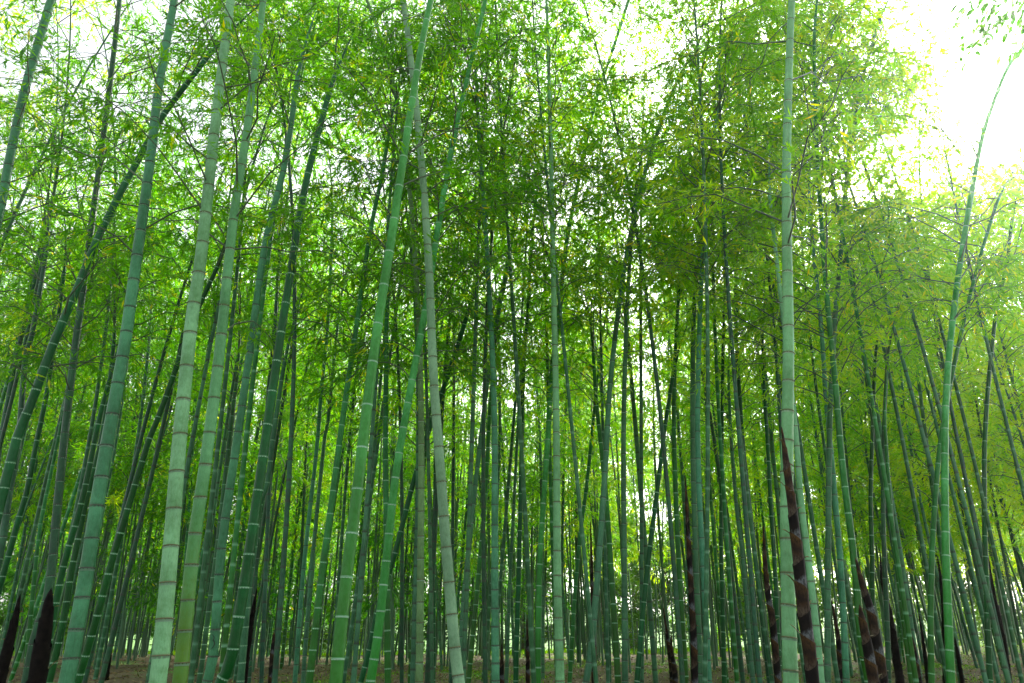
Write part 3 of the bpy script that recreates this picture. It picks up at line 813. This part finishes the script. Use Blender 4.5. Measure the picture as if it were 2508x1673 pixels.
for i in range(N_FAR):
    x, y, px = find_spot(17.5, 37.0, 0.9, 0.5)
    ptop = float(project(np.array([[x, y, 8.0]]))[0][0])
    H = min(random.uniform(12.5, 16.5), sky_height(ptop, y, random.uniform(-20, 130)))
    g = float(ground_h(x, y)) - 0.05
    if i < N_VAR:
        cv = wild_curve(x, y, 13.5, random.uniform(0.034, 0.047), (random.gauss(0, 0.03), random.gauss(0, 0.03)), random.uniform(0, 6.28), random.uniform(0.04, 0.14))
        ki = i % 4 if i % 8 < 7 else 0
        r = bamboo('', cv, KINDS[ki][0], random.uniform(.25, .33), 2, y, random.uniform(2.8, 4.8) if i < N_VAR * 0.5 else random.uniform(2.2, 3.6), 0.32 + 0.34 * (i / N_VAR) + random.gauss(0, 0.04),
                   'slim bamboos of the crowd', prune=False, yellow=0.06 + 0.06 * i / N_VAR, spread=1.05, boost=1.0 if i < N_VAR * 0.5 else 1.3)
        r.scale = (1, 1, H / 13.5)
        VAR.append((r, KINDS[ki][1]))
        CROWD.append(VAR[-1])
    else:
        w = np.clip((px / 2508) * 0.55 + 0.5 * random.random() - 0.02, 0, 0.999)      # yellower crowns to the right, sun glow put into leaf tint
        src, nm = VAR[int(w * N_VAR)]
        k = random.uniform(0.85, 1.1)
        CROWD.append((dup(src, Vector((x, y, g)), random.uniform(0, 6.28), (k, k, H / 13.5)), nm))
        ORIGINS.append((x, y))
# past about 300 stalks: the rest of the far crowd is one mass
Vs, Qs, A, o = [], [], {k: [] for k in ('cyl', 'seg', 'node', 'rnd', 'hgt')}, 0
LV, LQ, LT, lo = [], [], [], 0
for i in range(560):
    x, y, px = find_spot(21, 38.5, 0.8, 0.11)
    if px > 1500 and random.random() < 0.3:
        continue
    ORIGINS.append((x, y))
    H = min(random.uniform(11, 15), sky_height(px, y))
    cv = wild_curve(x, y, H, random.uniform(0.03, 0.05), (random.gauss(0, 0.04), random.gauss(0, 0.03)), random.uniform(0, 6.28), random.uniform(0.03, 0.12))
    nodes = np.arange(0.02, cv.L, 0.4)
    v = cv.pos(nodes)
    v, q = tubes(v[None], 0.85 * cv.rad(nodes)[None], 4)
    Vs.append(v); Qs.append(q + o); o += len(v)
    if i % 5 > (2 if px < 1350 else (2 if px > 1750 else 1)):
        continue
    low = px < 1350  # left part: leaves kept low and dark-tinted, shade put into their colour
    pa = branches(cv, nodes, 1.6 if low else 3.0, y, 1.15, 1, 1, False)
    if low:
        pa = pa[pa[:, 0, 2] < 6.0]
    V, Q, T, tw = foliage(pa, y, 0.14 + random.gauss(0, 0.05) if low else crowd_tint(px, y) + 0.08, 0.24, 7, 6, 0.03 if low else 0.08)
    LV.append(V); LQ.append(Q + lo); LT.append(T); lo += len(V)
o = link('distant_culms', mesh_np('distant_culms', np.vstack(Vs), np.vstack(Qs), mats=[plain('distant_culm', (0.045, 0.125, 0.058), 0.6, 0.4, 1.5)], smooth=True))
o['kind'] = 'stuff'; o['label'] = 'mass of thin culms at the far side of the grove'; o['category'] = 'bamboo thicket'
o = link('distant_foliage', mesh_np('distant_foliage', np.vstack(LV), np.vstack(LQ), mats=[BAMBOO_LEAF], attrs={'tint': np.concatenate(LT)}))
o['kind'] = 'stuff'; o['label'] = 'mass of bamboo leaves at the far side of the grove'; o['category'] = 'foliage'

# each crowd stalk is named by its place in the row between two traced neighbours, counted where both stand at knee height
def column(root):
    p = np.array(root.location)[None] + np.array((0, 0, 1.2))
    return float(project(p)[0][0])
HR = sorted((column(r), sh) for r, sh in HEROES)
ORD = ('first second third fourth fifth sixth seventh eighth ninth tenth eleventh twelfth thirteenth fourteenth fifteenth sixteenth '
       'seventeenth eighteenth nineteenth twentieth').split()
ORD += ['twenty-' + w for w in ORD[:9]] + ['thirtieth'] + ['thirty-' + w for w in ORD[:9]] + ['fortieth'] + ['forty-' + w for w in ORD[:9]]
buckets = {}
for r, nm in CROWD:
    c = column(r)
    k = max([i for i, (hc, _) in enumerate(HR) if hc <= c], default=-1)
    buckets.setdefault(k, []).append((c, r, nm))
for k, rows in buckets.items():
    rows.sort(key=lambda t: t[0])
    m = len(rows)
    for j, (c, r, nm) in enumerate(rows):
        if k < 0 or (k + 1 < len(HR) and j >= (m + 1) // 2):
            r['label'] = 'slim %s bamboo, %s crowd stalk left of the %s' % (nm, ORD[m - 1 - j], HR[k + 1][1])
        else:
            r['label'] = 'slim %s bamboo, %s crowd stalk right of the %s' % (nm, ORD[j], HR[k][1])
print('crowd', len(CROWD), 'leaves', N_LEAF[0])

# ------------------------------------------------------------------ bamboo shoots in their sheaths
def shoot_material():
    m, n, l = nt('shoot_sheath')
    a = n.new('ShaderNodeAttribute'); a.attribute_name = 'seg'
    b = n.new('ShaderNodeAttribute'); b.attribute_name = 'tone'
    tc = n.new('ShaderNodeTexCoord')
    nz = n.new('ShaderNodeTexNoise'); nz.inputs['Scale'].default_value = 16; nz.inputs['Detail'].default_value = 6; nz.inputs['Roughness'].default_value = 0.7
    mp = n.new('ShaderNodeMapping'); mp.inputs['Scale'].default_value = (1, 1, 0.45)
    l.new(tc.outputs['Object'], mp.inputs[0]); l.new(mp.outputs[0], nz.inputs[0])
    s = math_node(n, l, 'ADD', a.outputs['Fac'], math_node(n, l, 'MULTIPLY', math_node(n, l, 'SUBTRACT', nz.outputs[0], 0.5), 0.85))
    dark = ramp(n, [(0.0, (0.11, 0.055, 0.03)), (0.18, (0.20, 0.20, 0.19)), (0.36, (0.24, 0.25, 0.25)), (0.52, (0.022, 0.014, 0.010)), (0.8, (0.008, 0.007, 0.006)), (1.0, (0.018, 0.012, 0.009))])
    brown = ramp(n, [(0.0, (0.15, 0.11, 0.075)), (0.2, (0.16, 0.11, 0.07)), (0.42, (0.08, 0.04, 0.016)), (0.58, (0.03, 0.016, 0.01)), (0.8, (0.09, 0.045, 0.017)), (1.0, (0.18, 0.09, 0.022))])
    l.new(s, dark.inputs[0]); l.new(s, brown.inputs[0])
    col = mix_col(n, l, b.outputs['Fac'], dark.outputs[0], brown.outputs[0])
    sp = n.new('ShaderNodeTexNoise'); sp.inputs['Scale'].default_value = 90; sp.inputs['Detail'].default_value = 3
    l.new(mp.outputs[0], sp.inputs[0])
    sr = n.new('ShaderNodeMapRange'); sr.inputs[1].default_value, sr.inputs[2].default_value = 0.48, 0.60
    sr.inputs[4].default_value = 0.7
    l.new(sp.outputs[0], sr.inputs[0])
    col = mix_col(n, l, sr.outputs[0], col, (0.02, 0.012, 0.008))
    p = n.new('ShaderNodeBsdfPrincipled'); p.inputs['Roughness'].default_value = 0.75; p.inputs['Specular IOR Level'].default_value = 0.12
    dk = mix_col(n, l, 1.0, col, (0.38, 0.43, 0.45), 'MULTIPLY')
    l.new(dk, p.inputs['Base Color'])
    bp = n.new('ShaderNodeBump'); bp.inputs['Strength'].default_value = 0.3; bp.inputs['Distance'].default_value = 0.006
    l.new(nz.outputs[0], bp.inputs['Height']); l.new(bp.outputs[0], p.inputs['Normal'])
    o = n.new('ShaderNodeOutputMaterial'); l.new(p.outputs[0], o.inputs[0])
    return m
SHEATH_M = shoot_material()
BLADE_M = plain('sheath_blade', (0.13, 0.11, 0.03), 0.6, 0.5, 30)
BLACK_M = plain('black_sheath', (0.005, 0.004, 0.003), 0.7, 0.9, 25)  # near-black matt sheath colour, varied by fine noise
BLACK_M.node_tree.nodes['Principled BSDF'].inputs['Specular IOR Level'].default_value = 0.06

def shoot(label, depth, pts, widths, n_seg, black=False, blades=True, blade_scale=1.0):
    """PTS tip first; a stack of overlapping sheaths, each with a slanting mouth and a thorn-like blade."""
    W, R = [], []
    for (px, py), w in zip(pts[::-1], widths[::-1]):
        p, k = at(px, py, depth)
        W.append(p); R.append(max(0.5 * w * k, 0.004))
    W = np.array(W)
    g = float(ground_h(W[0, 0], W[0, 1])) - 0.05
    if W[0, 2] > g:
        sl = (W[0] - W[1]) / max(W[1, 2] - W[0, 2], 0.05)
        W = np.vstack((W[0] + np.array((np.clip(sl[0], -.3, .3), 0, -1)) * (W[0, 2] - g), W)); R = [R[0] * 1.05] + R
    P = catmull(W, 60)
    d = np.concatenate(([0], np.cumsum(np.linalg.norm(np.diff(W, axis=0), axis=1))))
    dp = np.concatenate(([0], np.cumsum(np.linalg.norm(np.diff(P, axis=0), axis=1))))
    cv = Curve(P, np.interp(dp / dp[-1], d / d[-1], R))
    root = thing('bamboo_shoot', label, 'bamboo shoot', Vector(P[0]), 'brown sheathed bamboo shoots')
    # sheath feet: equal steps, a little shorter at both ends
    cuts = np.linspace(0, cv.L, n_seg + 1)
    sides = 16
    ang = np.arange(sides) * 2 * math.pi / sides
    for i in range(n_seg):
        a = max(cuts[i] - 0.02, 0)
        last = i == n_seg - 1
        step = cuts[i + 1] - cuts[i]
        az = (0.35 if i % 2 == 0 else 2.9) - 1.57 * 0 + random.uniform(-0.3, 0.3)    # side of the blade: the sheaths alternate
        top = cv.L if last else cuts[i + 1] + step * 0.42
        top = min(top, cv.L)
        rows = 7
        V, sg = [], []
        for j in range(rows):
            f = j / (rows - 1)
            for q in range(sides):
                c = 0.5 + 0.5 * math.cos(ang[q] - az)             # 1 at the blade, 0 at the low side of the mouth
                hi = top if last else (cuts[i + 1] - step * 0.02) + (top - cuts[i + 1]) * (c ** 0.8)
                s = a + (hi - a) * f
                p, t = cv.pos(np.array([s]))[0], cv.tan(np.array([s]))[0]
                A = unit(np.array((1., 0, 0)) - t * t[0]); B = np.cross(t, A)
                r = float(cv.rad(np.array([s]))[0]) * (1.0 + (0.15 if black else 0.085) * f - 0.05 * (1 - f)) + 0.0025 * (f > 0.9)
                if last and j == rows - 1:
                    r = 0.0015
                V.append(p + r * (math.cos(ang[q]) * A + math.sin(ang[q]) * B))
                sg.append(f)
        idx = np.arange(rows * sides).reshape(rows, sides)
        Q = np.stack((idx[:-1], np.roll(idx[:-1], -1, 1), np.roll(idx[1:], -1, 1), idx[1:]), -1).reshape(-1, 4)
        tone = (0.0 if i % 2 == 0 else 1.0) if not last else 0.9
        if i > n_seg * 0.72:
            tone = 0.95
        me = mesh_np('sheath', np.array(V) - P[0], Q, mats=[BLACK_M if black else SHEATH_M], smooth=True, attrs={'seg': sg, 'tone': np.full(len(V), tone)})
        sh = link('sheath', me, root)
        if blades and not last:
            s = min(top, cv.L)
            p, t = cv.pos(np.array([s]))[0], cv.tan(np.array([s]))[0]
            A = unit(np.array((1., 0, 0)) - t * t[0]); B = np.cross(t, A)
            o = math.cos(az) * A + math.sin(az) * B
            w = np.cross(o, t)
            r = float(cv.rad(np.array([s]))[0]) * 1.06
            Lb = (0.05 + 0.02 * random.random()) * blade_scale * (0.6 + 0.6 * r / 0.045)
            b0 = p + o * r * 0.98 - t * 0.012
            tip = b0 + o * Lb * 0.75 + t * Lb * (0.55 + random.uniform(-0.9, 0.3))
            wv = Lb * 0.17
            mid = 0.5 * (b0 + tip) + t * Lb * 0.1
            BV = np.array((b0 + w * wv, b0 - w * wv, mid + w * wv * 0.7 + t * .002, mid - w * wv * 0.7 + t * .002, tip, b0 - t * .006, mid - t * .006))
            BT = [(0, 5, 2), (5, 6, 2), (5, 1, 6), (1, 3, 6), (2, 6, 4), (6, 3, 4), (0, 2, 3), (0, 3, 1), (2, 4, 3), (0, 1, 5)]
            link('sheath_blade', mesh_np('sheath_blade', BV - P[0], None, BT, mats=[BLADE_M]), sh)
    ORIGINS.append((P[0][0], P[0][1]))
    return root

shoot('tallest brown shoot with grey banded sheaths leaning across the thick mint bamboo', 5.4,
      [(1914, 1045), (1925, 1130), (1937, 1218), (1948, 1310), (1958, 1398), (1967, 1486), (1979, 1570), (1993, 1690)], [3, 16, 20, 24, 27, 30, 30, 31], 15, blade_scale=1.25)
shoot('slender pointed brown shoot beside the grey bamboo with a brownish top', 9.9,
      [(1678, 1165), (1682, 1245), (1686, 1322), (1690, 1398), (1695, 1494), (1699, 1570), (1702, 1690)], [2, 8, 11.5, 13, 14.5, 16.5, 17], 14)
shoot('banded dark shoot next to the squeezed deep green bamboo', 10.3,
      [(1869, 1285), (1874, 1379), (1881, 1456), (1891, 1513), (1897, 1570), (1908, 1690)], [3, 11, 14, 15, 16, 17], 11)
shoot('taller of the two spotted clump shoots, tip split and mouldy', 8.0,
      [(2095, 1365), (2113, 1436), (2132, 1494), (2143, 1551), (2153, 1609), (2164, 1690)], [4, 15, 19, 22, 25, 26], 9, blade_scale=1.1)
shoot('shorter clump shoot with small thorns, in front of the taller spotted one', 7.7,
      [(2105, 1480), (2112, 1520), (2122, 1570), (2131, 1620), (2144, 1695)], [4, 17, 22, 25, 27], 7, blade_scale=1.1)
shoot('tall dark shoot half hidden behind the bamboo with a bent foot', 12.5,
      [(1446, 1275), (1449, 1379), (1451, 1456), (1454, 1570), (1456, 1690)], [2, 7, 9.5, 13, 14], 13)
shoot('big black shoot before the dark grey green bamboo', 6.3,
      [(126, 1440), (118, 1480), (110, 1545), (99, 1610), (86, 1690)], [5, 22, 32, 38, 40], 6, black=True)
shoot('smaller black shoot at the dark corner', 6.8,
      [(50, 1455), (36, 1520), (19, 1590), (0, 1660), (-8, 1700)], [4, 16, 23, 27, 28], 6, black=True)
shoot('lone thin dark shoot on the leaf litter behind the waxy bamboo', 15.5,
      [(277, 1565), (268, 1616), (258, 1690)], [2, 8, 10], 6, black=True)
shoot('black leaning shoot behind the deep glossy green bamboo', 10.5,
      [(630, 1440), (621, 1490), (612, 1551), (602, 1620), (596, 1690)], [2, 10, 13, 15, 16], 9, black=True)
shoot('stubby dark shoot on bare soil between slim stalks', 12.0,
      [(671, 1548), (670, 1600), (668, 1690)], [4, 17, 24], 6)
shoot('slanting spotted shoot in the bright gap', 14.5,
      [(1624, 1487), (1636, 1570), (1645, 1640), (1648, 1680)], [1.5, 9, 13, 14], 10)
shoot('upright spotted shoot joined to the slanting one in the bright gap', 14.2,
      [(1643, 1545), (1646, 1600), (1652, 1640), (1655, 1680)], [1.5, 8, 13, 14], 8)
shoot('thin banded shoot between the two grey green stalks by the mint bamboo', 11.5,
      [(2036, 1470), (2048, 1532), (2055, 1590), (2061, 1690)], [2, 9, 12, 13], 8)
shoot('crooked black shoot standing on grass beyond the spotted clump', 13.5,
      [(2155, 1355), (2161, 1425), (2178, 1500), (2190, 1575), (2197, 1622)], [2, 8, 12, 16, 18], 9, black=True)
shoot('thin mottled shoot leaning beside the white jointed leaning bamboo', 11.5,
      [(2227, 1535), (2239, 1590), (2255, 1690)], [2, 9, 13], 7)
shoot('thin dark shoot at the foot of the slimmer crossing bamboo', 14.5,
      [(2250, 1500), (2262, 1580), (2272, 1660)], [2, 8, 10], 7, black=True)
shoot('tall black shoot behind the deep green edge bamboo', 13.5,
      [(2419, 1355), (2434, 1456), (2446, 1513), (2461, 1590), (2471, 1670)], [2, 8, 11, 12, 13], 10, black=True)
shoot('low dark shoot on litter below the white jointed edge bamboo', 14.5,
      [(2338, 1560), (2345, 1600), (2355, 1660)], [2, 8, 10], 5, black=True)
shoot('dark hidden shoot between the crossing stems under broad leaves', 14.0,
      [(2296, 1364), (2304, 1420), (2311, 1500), (2314, 1600)], [2, 7, 10, 12], 10, black=True)
shoot('narrow dark shoot in the slot beside the slim grey green bamboo', 13.5,
      [(1290, 1515), (1292, 1590), (1293, 1690)], [2, 9, 11], 7)
shoot('short dark shoot at the foot of the close jointed bamboo', 12.5,
      [(1229, 1575), (1229, 1625), (1229, 1690)], [2, 10, 13], 5)

# ------------------------------------------------------------------ litter and grass on the floor
n = 26000
lx = rng.uniform(-1, 1, n); ly = 12 + 26 * rng.random(n) ** 1.1
lx = lx * (ly * 0.78)
lz = ground_h(lx, ly) + rng.uniform(0.002, 0.03, n)
base = np.stack((lx, ly, lz), -1)
a = rng.uniform(0, 6.28, n)
dr = unit(np.stack((np.cos(a), np.sin(a), rng.normal(0.08, 0.25, n)), -1))
wv = unit(np.cross(dr, np.array((0, 0, 1.0))) + rng.normal(0, 0.3, (n, 3)))
V, Q, T = leaf_mesh_data(base, dr, wv, rng.uniform(0.07, 0.16, n), rng.uniform(0.02, 0.05, n), rng.random(n))
LITTER_M = leaf_material('dry_leaf', [(0.0, (0.04, 0.027, 0.012)), (0.45, (0.11, 0.078, 0.036)), (0.8, (0.21, 0.155, 0.08)), (1.0, (0.07, 0.12, 0.02))], 0.12, 0.8)
o = link('fallen_leaves', mesh_np('fallen_leaves', V, Q, mats=[LITTER_M], attrs={'tint': T}))
o['kind'] = 'stuff'; o['label'] = 'dry tan bamboo leaves littering the grove floor'; o['category'] = 'leaf litter'

def blades(n, x, y, h, w, tint, name, label, cat):
    z = ground_h(x, y) - 0.01
    b = np.stack((x, y, z), -1)
    d = unit(np.stack((rng.normal(0, 0.35, n), rng.normal(0, 0.35, n), np.ones(n)), -1))
    wv = unit(np.stack((rng.normal(0, 1, n), rng.normal(0, 0.4, n), np.zeros(n)), -1))
    V, Q, T = leaf_mesh_data(b, d, wv, h, w, tint)
    o = link(name, mesh_np(name, V, Q, mats=[TREE_LEAF], attrs={'tint': T}))
    o['kind'] = 'stuff'; o['label'] = label; o['category'] = cat
n = 30000
px_ = rng.normal(0, 1, n); cl = rng.integers(0, 40, n)
cx_ = rng.uniform(-6, 22, 40); cy_ = rng.uniform(15, 35, 40)
x = cx_[cl] + rng.normal(0, 0.8, n); y = cy_[cl] + rng.normal(0, 0.7, n)
blades(n, x, y, rng.uniform(0.02, 0.07, n), rng.uniform(0.008, 0.02, n), rng.uniform(0.1, 0.8, n), 'grass', 'short green grass patches on the grove floor', 'grass')
n = 40000
x = rng.uniform(-34, 34, n); y = rng.uniform(36.0, 43, n)
blades(n, x, y, rng.uniform(0.08, 0.30, n), rng.uniform(0.02, 0.05, n), rng.uniform(0.4, 1.0, n), 'grass', 'bright fringe of grass along the far edge of the grove', 'grass')

# ------------------------------------------------------------------ fence along the far edge
FENCE_M = plain('fence_paint', (0.10, 0.13, 0.11), 0.6)
fr = thing('fence', 'low dark rail fence along the far edge of the grove', 'fence', (0, 40.5, float(ground_h(0, 40.5))))
fz = float(ground_h(0, 40.5))
for zz in (0.55, 0.95):
    P = np.array([[(x, 40.5, float(ground_h(x, 40.5)) + zz + 0.9) for x in np.linspace(-20, 24, 45)]])
    P[..., 2] = 0.15 + zz * 0.85 + 0.03 * np.sin(P[..., 0])
    v, q = tubes(P, np.full((1, 45), 0.022), 6)
    link('rail', mesh_np('rail', v - np.array((0, 40.5, fz)), q, mats=[FENCE_M], smooth=True), fr)
post = None
for x in np.arange(-20, 24.1, 2.2):
    if post is None:
        P = np.array([[(0, 0, -0.3), (0, 0, 0.5), (0, 0, 1.75)]])
        v, q = tubes(P + np.array((0.0001, 0, 0)), np.full((1, 3), 0.035), 6)
        post = link('post', mesh_np('post', v, q, mats=[FENCE_M], smooth=True), fr); o = post
    else:
        o = post.copy(); COL.objects.link(o); o.parent = fr
    o.location = (x, 0, float(ground_h(x, 40.5)) - fz)

# ------------------------------------------------------------------ sunlit trees beyond the grove
def tree(x, y, H, W, tint, label, n_leaf=6500, lf=0.30):
    g = float(ground_h(x, y))
    root = thing('leafy_tree', label, 'tree', (x, y, g), 'sunlit trees beyond the grove')
    lean = random.uniform(-0.4, 0.4)
    P = np.array([(0, 0, -0.2), (0.05, 0, H * 0.2), (lean * 0.5, 0.1, H * 0.45), (lean, 0, H * 0.75)])[None]
    bits = [tubes(catmull(P[0], 10)[None], np.linspace(0.17, 0.05, 10)[None], 8)]
    blobs = []
    for k in range(26):
        f = random.random() ** 0.8
        a = random.uniform(0, 6.28)
        rr = W * (0.35 + 0.65 * math.sin(math.pi * min(1, 0.18 + 0.78 * f))) * math.sqrt(random.random())
        c = np.array((lean * f + rr * math.cos(a), rr * math.sin(a), H * (0.05 + 0.92 * f)))
        blobs.append((c, random.uniform(0.7, 1.4), random.gauss(0, 0.13)))
        if k < 12:
            s = np.array((lean * f * 0.6, 0, max(0.3, c[2] * 0.75)))
            bits.append(tubes(np.array([[s, 0.5 * (s + c) + np.array((0, 0, 0.2)), c]]), np.array([[0.05, 0.03, 0.012]]), 5))
    Vs, Qs, o = [], [], 0
    for a, b in bits:
        Vs.append(a); Qs.append(b + o); o += len(a)
    link('trunk', mesh_np('trunk', np.vstack(Vs), np.vstack(Qs), mats=[BARK_M], smooth=True), root)
    bi = rng.integers(0, len(blobs), n_leaf)
    C = np.array([b[0] for b in blobs])[bi]; S = np.array([b[1] for b in blobs])[bi]; Tn = np.array([b[2] for b in blobs])[bi]
    d = unit(rng.normal(0, 1, (n_leaf, 3))) * (rng.random((n_leaf, 1)) ** 0.5)
    p = C + d * S[:, None] * np.array((1.15, 1.15, 0.8))
    p[:, 2] = np.maximum(p[:, 2], 0.05)
    ld = unit(rng.normal(0, 0.7, p.shape) + d * 0.5 + np.array((0, 0, -0.3)))
    wv = unit(np.cross(ld, np.array((0, 0, 1.0))) + rng.normal(0, 0.4, p.shape))
    ln = lf * rng.uniform(0.6, 1.3, n_leaf)
    V, Q, T = leaf_mesh_data(p, ld, wv, ln, ln * rng.uniform(0.25, 0.45, n_leaf), np.clip(tint + Tn + rng.normal(0, 0.12, n_leaf), 0, 1))
    c = link('crown', mesh_np('crown', V, Q, mats=[TREE_LEAF], attrs={'tint': T}), root)
    c['kind'] = 'stuff'
    return root

TREES = []
def put_tree(k, x, y, H, tint):
    if k < 8:
        r = tree(x, y, 12.0, random.uniform(2.8, 3.6), tint, '', 9000, 0.34)
        TREES.append(r)
    else:
        r = dup(TREES[int(np.clip(3.2 + x / 9.0 + random.uniform(-1.5, 1.5), 0, 7))], Vector((x, y, float(ground_h(x, y)))), random.uniform(0, 6.28), (1, 1, 1))  # darker-tinted trees towards the left, backdrop dimness put into leaf colour
    r.scale = (random.uniform(1.0, 1.3), random.uniform(1.0, 1.3), H / 12.0)
    return r
k = 0
ROW = []
for row, (yy, h0, h1, step) in enumerate(((45.5, 6.0, 10.0, 3.9), (54.0, 12.0, 18.0, 5.2), (66.0, 18.0, 24.0, 6.4))):
    half = yy * 0.78 + 2
    x = -half
    while x < half:
        xx = x + random.uniform(-1, 1)
        r = put_tree(k, xx, yy + random.uniform(-1.8, 1.8), random.uniform(h0, h1), 0.15 + 0.09 * (k % 8))
        ROW.append((column(r), row, r))
        k += 1
        x += step
for row, nm in enumerate(('low bright tree of the first row', 'taller green tree of the second row', 'tall pale tree of the far row')):
    seen = {}
    for c, rw, r in sorted((t for t in ROW if t[1] == row), key=lambda t: t[0]):
        h = min(HR, key=lambda t: abs(t[0] - c))[1]
        seen[h] = seen.get(h, 0) + 1
        r['label'] = nm + ' behind the ' + h if seen[h] == 1 else nm + ', %s right of the %s' % (ORD[seen[h] - 2], h)
# ------------------------------------------------------------------ broad-leaved branch hanging in from the corner
def broad_tree():
    base = np.array((7.6, 7.2, 0.0)); base[2] = float(ground_h(base[0], base[1]))
    root = thing('broadleaf_tree', 'broad leaved tree hanging bright green sprays into the top corner', 'tree', Vector(base))
    P = np.array([base, base + (0.1, 0, 2), base + (0.0, 0.1, 4.2), base + (-0.3, 0.0, 6.4), base + (-0.5, -0.1, 8.2)])
    v, q = tubes(catmull(P, 14)[None], np.linspace(0.14, 0.05, 14)[None], 9)
    link('trunk', mesh_np('trunk', v - base, q, mats=[BARK_M], smooth=True), root)
    # sprays: (start px, end px) of twigs in the picture corner, 7 m ahead
    tw = [((2620, -60), (2350, 50)), ((2560, -20), (2340, 25)), ((2600, 10), (2420, 60)), ((2540, 30), (2365, 110)), ((2480, 40), (2352, 150)),
          ((2620, 40), (2450, 90)), ((2580, 60), (2470, 140)), ((2620, -90), (2400, -20)), ((2500, -60), (2380, 70)), ((2560, 90), (2505, 120)),
          ((2600, -30), (2470, 20)), ((2520, 0), (2440, 75)), ((2600, 20), (2490, 60)), ((2560, -70), (2460, -10)), ((2470, -40), (2400, 90))]
    lm = []
    for k in range(3):
        L, Wd = 1.0, 0.36
        pts = np.array([(0, 0, 0), (0.25, Wd * .42, .05), (0.6, Wd * .46, .05), (1.0, 0, -0.1 - 0.05 * k), (0.6, -Wd * .46, .05), (0.25, -Wd * .42, .05), (0.3, 0, 0), (0.62, 0, -0.01)])
        me = mesh_np('leaf', pts, [(0, 6, 1, 1)][:0], [(0, 1, 6), (6, 1, 2), (6, 2, 7), (7, 2, 3), (0, 6, 5), (6, 4, 5), (6, 7, 4), (7, 3, 4)], mats=[BROAD_LEAF], attrs={'tint': np.full(8, 0.15 + 0.35 * k)})
        lm.append(me)
    hub = at(2640, -60, 7.2)[0]
    v, q = tubes(np.array([[P[3], 0.5 * (P[3] + hub) + (0, 0, 0.25), hub]]), np.array([[0.05, 0.035, 0.02]]), 6)
    link('branch', mesh_np('branch', v - base, q, mats=[BARK_M], smooth=True), root)
    count = 0
    for (a, b) in tw:
        dd = 7.2 + random.uniform(-0.5, 0.5)
        pa, pb = at(*a, dd)[0], at(*b, dd + random.uniform(-0.3, 0.3))[0]
        mid = 0.5 * (pa + pb) + np.array((0, 0, 0.07))
        pth = catmull(np.array((hub, pa, mid, pb)), 16)
        v, q = tubes(pth[None], np.linspace(0.012, 0.0025, 16)[None], 4)
        link('twig', mesh_np('twig', v - base, q, mats=[BARK_M]), root)
        for k in range(26):
            f = 0.58 + 0.42 * (k + 1) / 26
            i = min(int(f * 15), 14)
            p = pth[i] + (pth[i + 1] - pth[i]) * (f * 15 - i) + rng.normal(0, 0.05, 3)
            ppx, ppy = project(p)
            t = unit(pth[min(i + 1, 15)] - pth[max(i - 1, 0)])
            side = 1 if k % 2 else -1
            lat = unit(np.cross(t, np.array((0, 0, 1.0)))) * side
            d = unit(t * 0.6 + lat * 0.6 + np.array((0, 0, -0.55)) + rng.normal(0, 0.25, 3))
            if ppx[0] > 2530 or ppy[0] < -25 or count >= 285:
                continue
            o = link('leaf', lm[random.randrange(3)], root)
            o.location = Vector(p - base)
            s = random.uniform(0.11, 0.17)
            o.scale = (s, s, s)
            o.rotation_mode = 'QUATERNION'
            o.rotation_quaternion = Vector(d).to_track_quat('X', 'Z') @ Quaternion((1, 0, 0), random.uniform(-0.7, 0.7))
            count += 1
    print('broad leaves', count)
broad_tree()
print('tris approx', sum(len(m.polygons) * 2 for m in bpy.data.meshes))

# ------------------------------------------------------------------ thin bright air
def haze(density):
    m, n, l = nt('haze_air')
    v = n.new('ShaderNodeVolumePrincipled')
    v.inputs['Color'].default_value = (0.96, 0.98, 0.92, 1)
    v.inputs['Density'].default_value = density
    v.inputs['Anisotropy'].default_value = 0.85
    o = n.new('ShaderNodeOutputMaterial'); l.new(v.outputs[0], o.inputs['Volume'])
    x0, x1, y0, y1, z0, z1 = -410, 410, -70, 610, -3.0, 28.0
    V = [(x, y, z) for z in (z0, z1) for y in (y0, y1) for x in (x0, x1)]
    Q = [(0, 2, 3, 1), (4, 5, 7, 6), (0, 1, 5, 4), (2, 6, 7, 3), (0, 4, 6, 2), (1, 3, 7, 5)]
    o = link('haze', mesh_np('haze', V, Q, mats=[m]))
    o['kind'] = 'stuff'; o['label'] = 'thin bright haze hanging in the grove'; o['category'] = 'haze'
haze(0.0009)
